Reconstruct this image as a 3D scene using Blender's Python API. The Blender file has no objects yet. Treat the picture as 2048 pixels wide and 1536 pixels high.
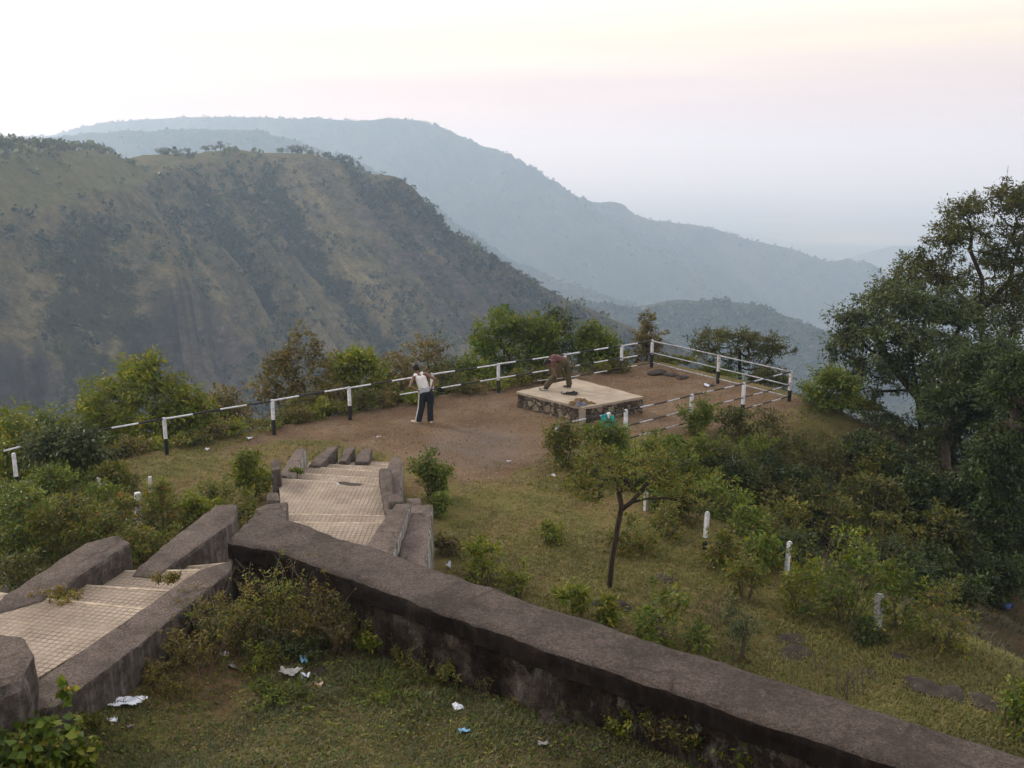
import bpy, bmesh, math, random
import numpy as np
from mathutils import Vector, Matrix, noise as mnoise

SC = bpy.context.scene
COL = SC.collection
R = math.radians

# ------------------------------------------------------------------ camera
FPX, CZ, PITCH = 2010.0, 7.5, R(12.9)
cam_d = bpy.data.cameras.new('camera')
cam_d.sensor_width = 36.0
cam_d.lens = FPX / 2048 * 36.0
cam_d.clip_start = 0.1
cam_d.clip_end = 80000
cam = bpy.data.objects.new('camera', cam_d)
COL.objects.link(cam)
cam.location = (0, 0, CZ)
cam.rotation_euler = (math.pi / 2 - PITCH, 0, 0)
SC.camera = cam

# ------------------------------------------------------------------ sky, sun, exposure
SUN_EL, SUN_AZ = R(24), R(-52)          # azimuth from +Y, negative = to the left
world = bpy.data.worlds.new('World')
SC.world = world
world.use_nodes = True
wn, wl = world.node_tree.nodes, world.node_tree.links
wn.clear()
w_out = wn.new('ShaderNodeOutputWorld')
w_bg = wn.new('ShaderNodeBackground')
w_bg.inputs['Strength'].default_value = 0.1
w_sky = wn.new('ShaderNodeTexSky')
w_sky.sky_type = 'NISHITA'
w_sky.sun_disc = False
w_sky.sun_elevation = SUN_EL
w_sky.sun_rotation = SUN_AZ
w_sky.dust_density = 4.0
w_sky.air_density = 1.2
w_tc = wn.new('ShaderNodeTexCoord')
w_sep = wn.new('ShaderNodeSeparateXYZ')
wl.new(w_tc.outputs['Generated'], w_sep.inputs[0])
# thin high cloud: streaks stretched along the horizon
w_map = wn.new('ShaderNodeMapping')
w_map.inputs['Scale'].default_value = (1.0, 1.0, 22.0)
w_map.inputs['Rotation'].default_value = (0, R(-4), 0)
wl.new(w_tc.outputs['Generated'], w_map.inputs['Vector'])
w_ns = wn.new('ShaderNodeTexNoise')
w_ns.inputs['Scale'].default_value = 1.6
w_ns.inputs['Detail'].default_value = 5
wl.new(w_map.outputs[0], w_ns.inputs['Vector'])
w_elev = wn.new('ShaderNodeValToRGB')
els = w_elev.color_ramp.elements
els[0].position = 0.0
els[0].color = (5.9, 5.4, 5.7, 1)
els[1].position = 1.0
els[1].color = (10.8, 10.7, 10.9, 1)
for pos, c in ((0.045, (6.6, 5.95, 6.1)), (0.08, (7.4, 6.55, 6.2)), (0.105, (8.0, 7.2, 6.0)), (0.135, (8.2, 7.7, 7.0)), (0.24, (8.8, 8.5, 8.0)), (0.42, (11.6, 11.5, 11.4))):
    e = els.new(pos)
    e.color = (*c, 1)
wl.new(w_sep.outputs['Z'], w_elev.inputs['Fac'])
w_st = wn.new('ShaderNodeMix')
w_st.data_type = 'RGBA'
w_st.blend_type = 'MULTIPLY'
w_st.inputs['Factor'].default_value = 1.0
w_r2 = wn.new('ShaderNodeValToRGB')
w_r2.color_ramp.elements[0].position = 0.3
w_r2.color_ramp.elements[0].color = (0.90, 0.86, 0.91, 1)
w_r2.color_ramp.elements[1].position = 0.68
w_r2.color_ramp.elements[1].color = (1.09, 1.06, 0.97, 1)
wl.new(w_ns.outputs['Fac'], w_r2.inputs['Fac'])
wl.new(w_elev.outputs[0], w_st.inputs['A'])
wl.new(w_r2.outputs[0], w_st.inputs['B'])
w_mix = wn.new('ShaderNodeMix')
w_mix.data_type = 'RGBA'
w_mix.inputs['Factor'].default_value = 0.86
wl.new(w_sky.outputs[0], w_mix.inputs['A'])
wl.new(w_st.outputs['Result'], w_mix.inputs['B'])
# brighter around the hidden sun, greyer on the side away from it
w_dot = wn.new('ShaderNodeVectorMath')
w_dot.operation = 'DOT_PRODUCT'
w_dot.inputs[1].default_value = (math.sin(R(-25)), math.cos(R(-25)), 0.12)
wl.new(w_tc.outputs['Generated'], w_dot.inputs[0])
w_r3 = wn.new('ShaderNodeMapRange')
w_r3.inputs['From Min'].default_value = 0.45
w_r3.inputs['From Max'].default_value = 1.0
w_r3.inputs['To Min'].default_value = 0.90
w_r3.inputs['To Max'].default_value = 1.06
wl.new(w_dot.outputs['Value'], w_r3.inputs['Value'])
w_sc = wn.new('ShaderNodeVectorMath')
w_sc.operation = 'SCALE'
wl.new(w_mix.outputs['Result'], w_sc.inputs[0])
wl.new(w_r3.outputs[0], w_sc.inputs['Scale'])
wl.new(w_sc.outputs[0], w_bg.inputs['Color'])
wl.new(w_bg.outputs[0], w_out.inputs['Surface'])

sun_d = bpy.data.lights.new('sun', 'SUN')
sun_d.energy = 1.7
sun_d.angle = R(11)
sun_d.color = (1.0, 0.93, 0.82)
sun = bpy.data.objects.new('sun', sun_d)
COL.objects.link(sun)
sdir = Vector((math.sin(SUN_AZ) * math.cos(SUN_EL), math.cos(SUN_AZ) * math.cos(SUN_EL), math.sin(SUN_EL)))
sun.rotation_euler = sdir.to_track_quat('Z', 'Y').to_euler()

SC.view_settings.view_transform = 'Standard'
SC.view_settings.look = 'None'
SC.view_settings.exposure = 0.6
SC.view_settings.gamma = 1.0
SC.view_settings.use_curve_mapping = False
cy = SC.cycles
cy.max_bounces = 12
cy.diffuse_bounces = 3
cy.glossy_bounces = 2
cy.transmission_bounces = 3
cy.volume_bounces = 4
cy.transparent_max_bounces = 6
cy.use_denoising = True
cy.use_adaptive_sampling = True
cy.adaptive_threshold = 0.02
cy.caustics_reflective = False
cy.caustics_refractive = False


# ------------------------------------------------------------------ picture ray -> place
def ray(px, py):
    a = (px - 1024) / FPX
    b = -(py - 768) / FPX
    return np.array((a, math.cos(PITCH) + b * math.sin(PITCH), -math.sin(PITCH) + b * math.cos(PITCH)))


def P(px, py, z=0.0):
    d = ray(px, py)
    t = (z - CZ) / d[2]
    return (d[0] * t, d[1] * t, z)


def PD(px, py, D):
    d = ray(px, py)
    t = D / d[1]
    return np.array((d[0] * t, D, CZ + d[2] * t))


# ------------------------------------------------------------------ numpy noise
def _hash(ix, iy, seed):
    n = (ix.astype(np.int64) * 374761393 + iy.astype(np.int64) * 668265263 + seed * 1442695041) & 0x7fffffff
    n = ((n ^ (n >> 13)) * 1274126177) & 0x7fffffff
    n = (n ^ (n >> 16)) & 0x7fffffff
    return n / 0x7fffffff


def vnoise(x, y, seed=0):
    x = np.asarray(x, float)
    y = np.asarray(y, float)
    ix, iy = np.floor(x), np.floor(y)
    fx, fy = x - ix, y - iy
    fx = fx * fx * (3 - 2 * fx)
    fy = fy * fy * (3 - 2 * fy)
    a, b = _hash(ix, iy, seed), _hash(ix + 1, iy, seed)
    c, d = _hash(ix, iy + 1, seed), _hash(ix + 1, iy + 1, seed)
    return (a * (1 - fx) + b * fx) * (1 - fy) + (c * (1 - fx) + d * fx) * fy


def fbm(x, y, oct=4, seed=0):
    s, a, t = 0.0, 1.0, 0.0
    for k in range(oct):
        s = s + a * (vnoise(x, y, seed + k * 17) - 0.5)
        t += a
        a *= 0.5
        x = np.asarray(x) * 2.03 + 11.3
        y = np.asarray(y) * 2.03 + 5.7
    return 2 * s / t


def sstep(a, b, x):
    t = np.clip((x - a) / (b - a), 0, 1)
    return t * t * (3 - 2 * t)


# ------------------------------------------------------------------ object helpers
def thing(name, label, cat, loc=(0, 0, 0), rz=0.0, group=None):
    o = bpy.data.objects.new(name, None)
    COL.objects.link(o)
    o.empty_display_size = 0.2
    o.location = loc
    o.rotation_euler = (0, 0, rz)
    return tag(o, label, cat, group)


def tag(o, label, cat, group=None):
    o['label'] = label
    o['category'] = cat
    if group:
        o['group'] = group
    return o


def fast_mesh(name, V, F, mats, parent=None, smooth=False, midx=None, kind=None, k=None):
    """V (n,3); F (m,k) of one polygon size, or a list of such arrays"""
    V = np.ascontiguousarray(V, dtype=np.float32)
    Fs = F if isinstance(F, list) else [F]
    Fs = [np.asarray(f, dtype=np.int32) for f in Fs if len(f)]
    me = bpy.data.meshes.new(name)
    me.vertices.add(len(V))
    me.vertices.foreach_set('co', V.ravel())
    loops = np.concatenate([f.ravel() for f in Fs])
    tot = np.concatenate([np.full(len(f), f.shape[1], np.int32) for f in Fs])
    start = np.concatenate([[0], np.cumsum(tot)[:-1]]).astype(np.int32)
    me.loops.add(len(loops))
    me.loops.foreach_set('vertex_index', loops)
    me.polygons.add(len(tot))
    me.polygons.foreach_set('loop_start', start)
    me.polygons.foreach_set('loop_total', tot)
    if smooth:
        me.polygons.foreach_set('use_smooth', np.ones(len(tot), bool))
    for m in (mats if isinstance(mats, (list, tuple)) else [mats]):
        me.materials.append(m)
    if midx is not None:
        me.polygons.foreach_set('material_index', np.asarray(midx, np.int32))
    me.update(calc_edges=True)
    me.validate()
    o = bpy.data.objects.new(name, me)
    COL.objects.link(o)
    if parent:
        o.parent = parent
    if kind:
        o['kind'] = kind
    return o


def vattr(o, name, vals):
    a = o.data.attributes.new(name, 'FLOAT', 'POINT')
    a.data.foreach_set('value', np.asarray(vals, np.float32))


def bm_obj(name, bm, mats, parent=None, smooth=False):
    me = bpy.data.meshes.new(name)
    bmesh.ops.recalc_face_normals(bm, faces=bm.faces)
    bm.to_mesh(me)
    bm.free()
    if smooth:
        me.polygons.foreach_set('use_smooth', [True] * len(me.polygons))
    for m in (mats if isinstance(mats, (list, tuple)) else [mats]):
        me.materials.append(m)
    o = bpy.data.objects.new(name, me)
    COL.objects.link(o)
    if parent:
        o.parent = parent
    return o


def tube_arrays(paths, sides=6):
    """paths: list of (points (n,3), radii (n,)); returns V, F quads (open tubes with capped ends by tris)"""
    Vs, Fq, Ft, off = [], [], [], 0
    ang = np.linspace(0, 2 * math.pi, sides, endpoint=False)
    for pts, rad in paths:
        pts = np.asarray(pts, float)
        rad = np.asarray(rad, float)
        n = len(pts)
        tan = np.gradient(pts, axis=0)
        tan /= np.linalg.norm(tan, axis=1, keepdims=True) + 1e-9
        ref = np.where(np.abs(tan[:, 2:3]) > 0.9, np.array([[1.0, 0, 0]]), np.array([[0, 0, 1.0]]))
        u = np.cross(tan, ref)
        u /= np.linalg.norm(u, axis=1, keepdims=True) + 1e-9
        v = np.cross(tan, u)
        ring = pts[:, None, :] + rad[:, None, None] * (np.cos(ang)[None, :, None] * u[:, None, :] + np.sin(ang)[None, :, None] * v[:, None, :])
        Vs.append(ring.reshape(-1, 3))
        i = np.arange(n - 1)[:, None] * sides
        j = np.arange(sides)[None, :]
        jn = (j + 1) % sides
        q = np.stack([i + j, i + jn, i + sides + jn, i + sides + j], -1).reshape(-1, 4) + off
        Fq.append(q)
        Vs.append(pts[[0, -1]])
        c0, c1 = off + n * sides, off + n * sides + 1
        jj = np.arange(sides)
        Ft.append(np.stack([np.full(sides, c0), off + (jj + 1) % sides, off + jj], -1))
        Ft.append(np.stack([np.full(sides, c1), off + (n - 1) * sides + jj, off + (n - 1) * sides + (jj + 1) % sides], -1))
        off += n * sides + 2
    return np.concatenate(Vs), [np.concatenate(Fq), np.concatenate(Ft)]


# ------------------------------------------------------------------ materials
class NT:
    def __init__(s, name, rough=0.9, spec=0.2):
        s.m = bpy.data.materials.new(name)
        s.m.use_nodes = True
        s.n, s.l = s.m.node_tree.nodes, s.m.node_tree.links
        s.b = s.n['Principled BSDF']
        s.b.inputs['Roughness'].default_value = rough
        s.b.inputs['Specular IOR Level'].default_value = spec
        s.tc = s.n.new('ShaderNodeTexCoord')

    def coord(s, scale=(1, 1, 1), rot=(0, 0, 0), which='Object'):
        mp = s.n.new('ShaderNodeMapping')
        mp.inputs['Scale'].default_value = scale
        mp.inputs['Rotation'].default_value = rot
        s.l.new(s.tc.outputs[which], mp.inputs['Vector'])
        return mp.outputs[0]

    def noise(s, scale, detail=4, vec=None, rough=0.55, dist=0.0):
        t = s.n.new('ShaderNodeTexNoise')
        t.inputs['Scale'].default_value = scale
        t.inputs['Detail'].default_value = detail
        t.inputs['Roughness'].default_value = rough
        t.inputs['Distortion'].default_value = dist
        s.l.new(vec if vec is not None else s.tc.outputs['Object'], t.inputs['Vector'])
        return t.outputs['Fac']

    def voro(s, scale, vec=None, feat='F1', out='Distance', rnd=1.0):
        t = s.n.new('ShaderNodeTexVoronoi')
        t.feature = feat
        t.inputs['Scale'].default_value = scale
        t.inputs['Randomness'].default_value = rnd
        s.l.new(vec if vec is not None else s.tc.outputs['Object'], t.inputs['Vector'])
        return t.outputs[out]

    def ramp(s, fac, stops, interp='LINEAR'):
        r = s.n.new('ShaderNodeValToRGB')
        r.color_ramp.interpolation = interp
        e = r.color_ramp.elements
        while len(e) < len(stops):
            e.new(0.5)
        for el, (p, c) in zip(e, stops):
            el.position = p
            el.color = (*c, 1) if len(c) == 3 else c
        s.l.new(fac, r.inputs['Fac'])
        return r.outputs[0]

    def mix(s, fac, a, b, mode='MIX'):
        m = s.n.new('ShaderNodeMix')
        m.data_type = 'RGBA'
        m.blend_type = mode
        for k, v in (('Factor', fac), ('A', a), ('B', b)):
            if isinstance(v, (int, float)):
                m.inputs[k].default_value = v
            elif isinstance(v, tuple):
                m.inputs[k].default_value = (*v, 1)
            else:
                s.l.new(v, m.inputs[k])
        return m.outputs['Result']

    def math(s, op, a, b=0.0, c=0.0):
        m = s.n.new('ShaderNodeMath')
        m.operation = op
        for k, v in enumerate((a, b, c)):
            if isinstance(v, (int, float)):
                m.inputs[k].default_value = v
            else:
                s.l.new(v, m.inputs[k])
        return m.outputs[0]

    def attr(s, name):
        a = s.n.new('ShaderNodeAttribute')
        a.attribute_name = name
        return a.outputs['Fac']

    def bump(s, h, strength=0.4, dist=0.02):
        b = s.n.new('ShaderNodeBump')
        b.inputs['Strength'].default_value = strength
        b.inputs['Distance'].default_value = dist
        s.l.new(h, b.inputs['Height'])
        s.l.new(b.outputs[0], s.b.inputs['Normal'])

    def done(s, col):
        if isinstance(col, tuple):
            s.b.inputs['Base Color'].default_value = (*col, 1)
        else:
            s.l.new(col, s.b.inputs['Base Color'])
        return s.m


def plain_mat(name, col, rough=0.8, var=0.25, scale=8, spec=0.2):
    t = NT(name, rough, spec)
    n = t.noise(scale, 4)
    lo = tuple(c * (1 - var) for c in col)
    hi = tuple(min(1, c * (1 + var)) for c in col)
    return t.done(t.ramp(n, [(0.3, lo), (0.7, hi)]))


def leaf_mat(name, cols, trans=0.3, nscale=1.3, dark=0.55):
    """cols: list of leaf colours; one leaf = one mesh island"""
    t = NT(name, 0.55, 0.25)
    g = t.n.new('ShaderNodeNewGeometry')
    n = len(cols)
    c1 = t.ramp(g.outputs['Random Per Island'], [(k / n, c) for k, c in enumerate(cols)], 'CONSTANT')
    n1 = t.noise(nscale, 3)
    k = t.ramp(n1, [(0.32, (dark, dark, dark)), (0.68, (1.35, 1.3, 1.15))])
    col = t.mix(1.0, c1, k, 'MULTIPLY')
    t.done(col)
    tr = t.n.new('ShaderNodeBsdfTranslucent')
    tc = t.mix(1.0, col, (1.25, 1.2, 0.6), 'MULTIPLY')
    t.l.new(tc, tr.inputs['Color'])
    ms = t.n.new('ShaderNodeMixShader')
    ms.inputs[0].default_value = trans
    t.l.new(t.b.outputs[0], ms.inputs[1])
    t.l.new(tr.outputs[0], ms.inputs[2])
    t.l.new(ms.outputs[0], t.n['Material Output'].inputs['Surface'])
    return t.m


M = {}
# leaves
M['leaf_green'] = leaf_mat('leaf_green', [(0.084, 0.133, 0.018), (0.105, 0.161, 0.019), (0.067, 0.112, 0.017), (0.133, 0.175, 0.023), (0.196, 0.196, 0.025)])
M['leaf_yellow'] = leaf_mat('leaf_yellow_green', [(0.120, 0.170, 0.015), (0.151, 0.196, 0.019), (0.095, 0.144, 0.015), (0.191, 0.201, 0.022), (0.239, 0.222, 0.022)])
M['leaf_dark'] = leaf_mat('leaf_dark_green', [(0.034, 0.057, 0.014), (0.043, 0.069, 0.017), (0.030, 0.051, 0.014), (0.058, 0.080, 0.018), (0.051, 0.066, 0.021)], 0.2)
M['leaf_grey'] = leaf_mat('leaf_grey_green', [(0.052, 0.078, 0.028), (0.068, 0.095, 0.032), (0.045, 0.066, 0.025), (0.087, 0.113, 0.041), (0.118, 0.131, 0.057)], 0.2)
M['leaf_olive'] = leaf_mat('leaf_olive', [(0.079, 0.091, 0.018), (0.062, 0.076, 0.017), (0.095, 0.098, 0.020), (0.112, 0.092, 0.023), (0.067, 0.087, 0.020)], 0.25)
M['leaf_brown'] = leaf_mat('leaf_brown', [(0.112, 0.091, 0.028), (0.140, 0.101, 0.034), (0.084, 0.088, 0.025), (0.168, 0.117, 0.047), (0.099, 0.110, 0.028), (0.224, 0.179, 0.084)])
M['leaf_mix'] = leaf_mat('leaf_green_and_dry', [(0.099, 0.133, 0.019), (0.119, 0.147, 0.022), (0.168, 0.161, 0.028), (0.077, 0.112, 0.018), (0.224, 0.155, 0.041), (0.125, 0.140, 0.022)])
M['leaf_dry'] = leaf_mat('leaf_dry_herb', [(0.240, 0.185, 0.041), (0.185, 0.160, 0.031), (0.284, 0.204, 0.049), (0.142, 0.147, 0.024), (0.199, 0.204, 0.028), (0.155, 0.102, 0.031)])
M['grass'] = leaf_mat('grass_blades', [(0.116, 0.118, 0.034), (0.098, 0.113, 0.028), (0.150, 0.139, 0.047), (0.185, 0.162, 0.061), (0.128, 0.114, 0.043), (0.081, 0.106, 0.025), (0.219, 0.187, 0.080)], 0.25, 0.5, 0.7)
M['grass_near'] = leaf_mat('near_grass_blades', [(0.066, 0.095, 0.027), (0.053, 0.086, 0.023), (0.112, 0.104, 0.047), (0.139, 0.128, 0.062), (0.083, 0.076, 0.037), (0.051, 0.076, 0.021), (0.160, 0.146, 0.077)], 0.25, 0.9, 0.5)
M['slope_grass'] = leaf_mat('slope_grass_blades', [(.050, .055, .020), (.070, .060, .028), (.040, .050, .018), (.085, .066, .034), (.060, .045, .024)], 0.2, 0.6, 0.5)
M['litter_leaf'] = leaf_mat('fallen_leaf', [(.13, .085, .05), (.17, .12, .075), (.09, .06, .04), (.22, .17, .11), (.11, .08, .05)], 0.1, 0.6, 0.7)
M['petal'] = leaf_mat('orange_petal', [(.75, .22, .05), (.8, .35, .08), (.7, .15, .05)], 0.3)
M['scrub'] = leaf_mat('hill_scrub', [(0.044, 0.055, 0.024), (0.052, 0.065, 0.024), (0.037, 0.044, 0.023), (0.064, 0.070, 0.030), (0.044, 0.051, 0.029)], 0.1, 0.03)
M['scrub_top'] = leaf_mat('hilltop_scrub', [(.085, .100, .035), (.10, .11, .04), (.070, .085, .033), (.12, .12, .05)], 0.15, 0.04)
M['forest'] = leaf_mat('far_forest', [(.040, .058, .028), (.050, .068, .030), (.034, .050, .028), (.06, .072, .034)], 0.1, 0.01)
# wood
t = NT('bark_dark', 0.95)
M['bark'] = t.done(t.ramp(t.noise(14, 5, t.coord((3, 3, 0.6))), [(.3, (.020, .014, .011)), (.7, (.070, .050, .038))]))
t = NT('twig_grey', 0.9)
M['twig'] = t.done(t.ramp(t.noise(9, 3), [(.3, (.060, .044, .032)), (.7, (.150, .115, .085))]))

# ground: grass, red soil, gravel
t = NT('ground_soil', 1.0, 0.05)
pat = t.noise(0.55, 6, rough=0.65)
fine = t.noise(9, 6, rough=0.75)
grain = t.noise(60, 3, rough=0.7)
turf = t.ramp(pat, [(.28, (.062, .072, .020)), (.43, (.105, .098, .033)), (.54, (.140, .112, .048)), (.64, (.12, .080, .044)), (.76, (.075, .050, .030))])
turf = t.mix(1.0, turf, t.ramp(fine, [(.3, (.55, .55, .52)), (.7, (1.4, 1.36, 1.3))]), 'MULTIPLY')
soil = t.ramp(t.noise(0.7, 6, rough=0.7), [(.28, (.085, .055, .034)), (.5, (.128, .085, .053)), (.70, (.170, .124, .084))])
soil = t.mix(1.0, soil, t.ramp(t.noise(16, 6, rough=0.8), [(.3, (.38, .37, .38)), (.5, (1, 1, 1)), (.72, (1.7, 1.66, 1.6))]), 'MULTIPLY')
wear = t.math('ADD', t.attr('dirt'), t.math('MULTIPLY', t.math('SUBTRACT', t.noise(0.9, 6, rough=0.7), 0.5), 1.5))
wear = t.ramp(wear, [(.35, (0, 0, 0)), (.65, (1, 1, 1))])
col = t.mix(wear, turf, soil)
grav = t.ramp(t.math('ADD', t.attr('gravel'), t.math('MULTIPLY', t.math('SUBTRACT', t.noise(1.2, 7, rough=.75), 0.5), 2.0)), [(.45, (0, 0, 0)), (1.0, (.55, .55, .55))])
col = t.mix(grav, col, (.135, .115, .105))
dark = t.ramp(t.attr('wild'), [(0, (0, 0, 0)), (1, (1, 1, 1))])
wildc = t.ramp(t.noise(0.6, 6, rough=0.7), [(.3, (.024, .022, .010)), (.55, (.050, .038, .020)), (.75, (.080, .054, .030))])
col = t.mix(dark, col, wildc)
t.bump(t.math('ADD', fine, t.math('MULTIPLY', grain, 0.4)), 0.6, 0.06)
M['ground'] = t.done(col)

# near hill: dry grass, scrub stain, rock
t = NT('hill_ground', 1.0, 0.05)
n1 = t.noise(0.022, 7, rough=0.65)
n2 = t.math('ADD', t.math('MULTIPLY', t.noise(0.13, 7, rough=0.78), .6), t.math('MULTIPLY', t.noise(0.55, 5, rough=0.75), .4))
n2 = t.ramp(n2, [(.34, (0, 0, 0)), (.66, (1, 1, 1))])
gr = t.ramp(n1, [(.30, (.086, .076, .042)), (.5, (.150, .128, .072)), (.7, (.215, .180, .108))])
gr = t.mix(1.0, gr, t.ramp(n2, [(.1, (.45, .47, .46)), (.5, (1.1, 1.1, 1.08)), (.95, (1.9, 1.8, 1.65))]), 'MULTIPLY')
rock = t.ramp(t.noise(0.12, 8, t.coord((1, 1, 3)), rough=0.75), [(.3, (.060, .048, .040)), (.55, (.165, .132, .108)), (.72, (.32, .27, .225))])
gr = t.mix(1.0, gr, t.ramp(t.attr('streak'), [(0, (.70, .72, .74)), (.5, (1, 1, 1)), (1, (1.45, 1.40, 1.28))]), 'MULTIPLY')
rk = t.ramp(t.math('ADD', t.attr('rock'), t.math('MULTIPLY', t.math('SUBTRACT', t.noise(0.09, 7, rough=0.7), 0.5), 1.3)), [(.42, (0, 0, 0)), (.62, (1, 1, 1))])
col = t.mix(rk, gr, rock)
lush = t.ramp(t.math('ADD', t.attr('lush'), t.math('MULTIPLY', t.math('SUBTRACT', t.noise(0.05, 6, rough=0.7), 0.5), 0.9)), [(.35, (0, 0, 0)), (.7, (1, 1, 1))])
col = t.mix(lush, col, t.mix(n2, (.115, .115, .045), (.24, .21, .095)))
sc = t.ramp(t.math('ADD', t.attr('scrub'), t.math('MULTIPLY', t.math('SUBTRACT', t.noise(0.09, 8, rough=0.8), 0.5), 2.4)), [(.42, (0, 0, 0)), (.62, (.9, .9, .9))])
col = t.mix(sc, col, t.mix(n2, (.018, .023, .010), (.078, .076, .034)))
cl = t.ramp(t.math('ADD', t.attr('cliff'), t.math('MULTIPLY', t.math('SUBTRACT', t.noise(0.05, 8, rough=.75), .5), .8)), [(.35, (0, 0, 0)), (.75, (.62, .62, .62))])
clc = t.ramp(t.noise(0.22, 8, t.coord((1, 1, .45)), rough=.8), [(.3, (.018, .014, .014)), (.55, (.048, .038, .036)), (.72, (.13, .11, .10))])
col = t.mix(cl, col, clc)
t.bump(t.math('ADD', n2, n1), 1.0, 3.0)
M['hill'] = t.done(col)

t = NT('far_hill_forest', 1.0, 0.05)
n2 = t.noise(0.03, 8, rough=0.75)
col = t.ramp(n2, [(.3, (.030, .042, .022)), (.5, (.052, .066, .032)), (.7, (.085, .086, .046))])
col = t.mix(t.ramp(t.noise(0.005, 6), [(.5, (0, 0, 0)), (.72, (.8, .8, .8))]), col, (.12, .105, .07))
t.bump(n2, 1.0, 12.0)
M['far_hill'] = t.done(col)

t = NT('plain_fields', 1.0, 0.05)
v = t.voro(0.0016, out='Color')
bw = t.n.new('ShaderNodeRGBToBW')
t.l.new(v, bw.inputs[0])
col = t.ramp(bw.outputs[0], [(.2, (.03, .05, .022)), (.45, (.10, .12, .055)), (.6, (.24, .22, .14)), (.8, (.05, .08, .035))])
col = t.mix(t.ramp(t.noise(0.0006, 6), [(.42, (0, 0, 0)), (.62, (1, 1, 1))]), col, (.04, .06, .035))
M['plain'] = t.done(col)

# weathered plaster of the parapets
def plaster(name, top=(.190, .146, .128), face_lo=(.075, .058, .050), face_hi=(.30, .265, .24), white=0.0, stain=0.5):
    t = NT(name, 0.95, 0.1)
    geo = t.n.new('ShaderNodeNewGeometry')
    sp = t.n.new('ShaderNodeSeparateXYZ')
    t.l.new(geo.outputs['True Normal'], sp.inputs[0])
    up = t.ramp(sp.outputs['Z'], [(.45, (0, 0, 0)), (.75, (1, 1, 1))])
    sp2 = t.noise(34, 6, rough=0.85)
    sp3 = t.noise(120, 2, rough=0.9)
    bl = t.noise(1.6, 7, rough=0.72)
    lo = tuple(c * .58 for c in top)
    hi = tuple(c * 1.28 for c in top)
    tc = t.ramp(bl, [(.28, lo), (.48, top), (.72, hi)])
    tc = t.mix(1.0, tc, t.ramp(sp2, [(.34, (.42, .42, .44)), (.5, (1, 1, 1)), (.64, (1.75, 1.72, 1.68))]), 'MULTIPLY')
    tc = t.mix(1.0, tc, t.ramp(sp3, [(.36, (.55, .55, .55)), (.5, (1, 1, 1)), (.66, (1.65, 1.65, 1.65))]), 'MULTIPLY')
    patch = t.ramp(t.noise(0.9, 8, rough=0.8, dist=.6), [(.47, (0, 0, 0)), (.60, (1, 1, 1))])
    tc = t.mix(t.math('MULTIPLY', patch, stain * .7), tc, tuple(c * .42 for c in top))
    pale = t.ramp(t.noise(5.5, 8, rough=0.82), [(.58, (0, 0, 0)), (.68, (1, 1, 1))])
    tc = t.mix(t.math('MULTIPLY', pale, stain * .55), tc, tuple(min(1, c * 1.9) for c in top))
    # hair cracks with lichen
    wob = t.n.new('ShaderNodeMix')
    wob.data_type = 'VECTOR'
    wob.inputs['Factor'].default_value = 0.25
    nn = t.n.new('ShaderNodeTexNoise')
    nn.inputs['Scale'].default_value = 3
    t.l.new(t.tc.outputs['Object'], nn.inputs['Vector'])
    t.l.new(t.tc.outputs['Object'], wob.inputs['A'])
    t.l.new(nn.outputs['Color'], wob.inputs['B'])
    ck = t.voro(0.75, wob.outputs['Result'], 'DISTANCE_TO_EDGE')
    ck = t.math('MULTIPLY', t.ramp(ck, [(.0, (1, 1, 1)), (.018, (0, 0, 0))]), t.ramp(t.noise(1.1, 3), [(.44, (0, 0, 0)), (.54, (1, 1, 1))]))
    tc = t.mix(t.math('MULTIPLY', ck, 0.75), tc, (.035, .025, .02))
    # faces: run-off streaks
    st = t.noise(1.0, 6, t.coord((9, 9, 0.9)), rough=0.75)
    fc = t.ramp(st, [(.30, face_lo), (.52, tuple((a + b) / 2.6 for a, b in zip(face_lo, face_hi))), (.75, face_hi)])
    lich = t.ramp(t.noise(7, 7, rough=0.8), [(.46, (0, 0, 0)), (.58, (1, 1, 1))])
    fc = t.mix(t.math('MULTIPLY', lich, 0.75), fc, tuple(c * .8 for c in face_lo))
    if white:
        wh = t.ramp(t.noise(1.3, 6, t.coord((6, 6, 0.5)), rough=0.7), [(.44, (0, 0, 0)), (.60, (1, 1, 1))])
        fc = t.mix(t.math('MULTIPLY', wh, white), fc, (.50, .50, .46))
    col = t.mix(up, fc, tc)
    t.bump(t.math('ADD', t.math('MULTIPLY', sp2, .5), t.noise(12, 6, rough=0.75)), 0.8, 0.04)
    return t.done(col)


M['plaster'] = plaster('weathered_plaster', (.112, .090, .079), (.055, .043, .037), (.24, .21, .19), stain=.8)
M['plaster_white'] = plaster('weathered_plaster_white_stained', (.125, .100, .088), white=0.75, stain=.6)
M['coping'] = plaster('coping_concrete', (.082, .066, .058), (.014, .010, .009), (.048, .037, .031), stain=.9)

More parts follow.
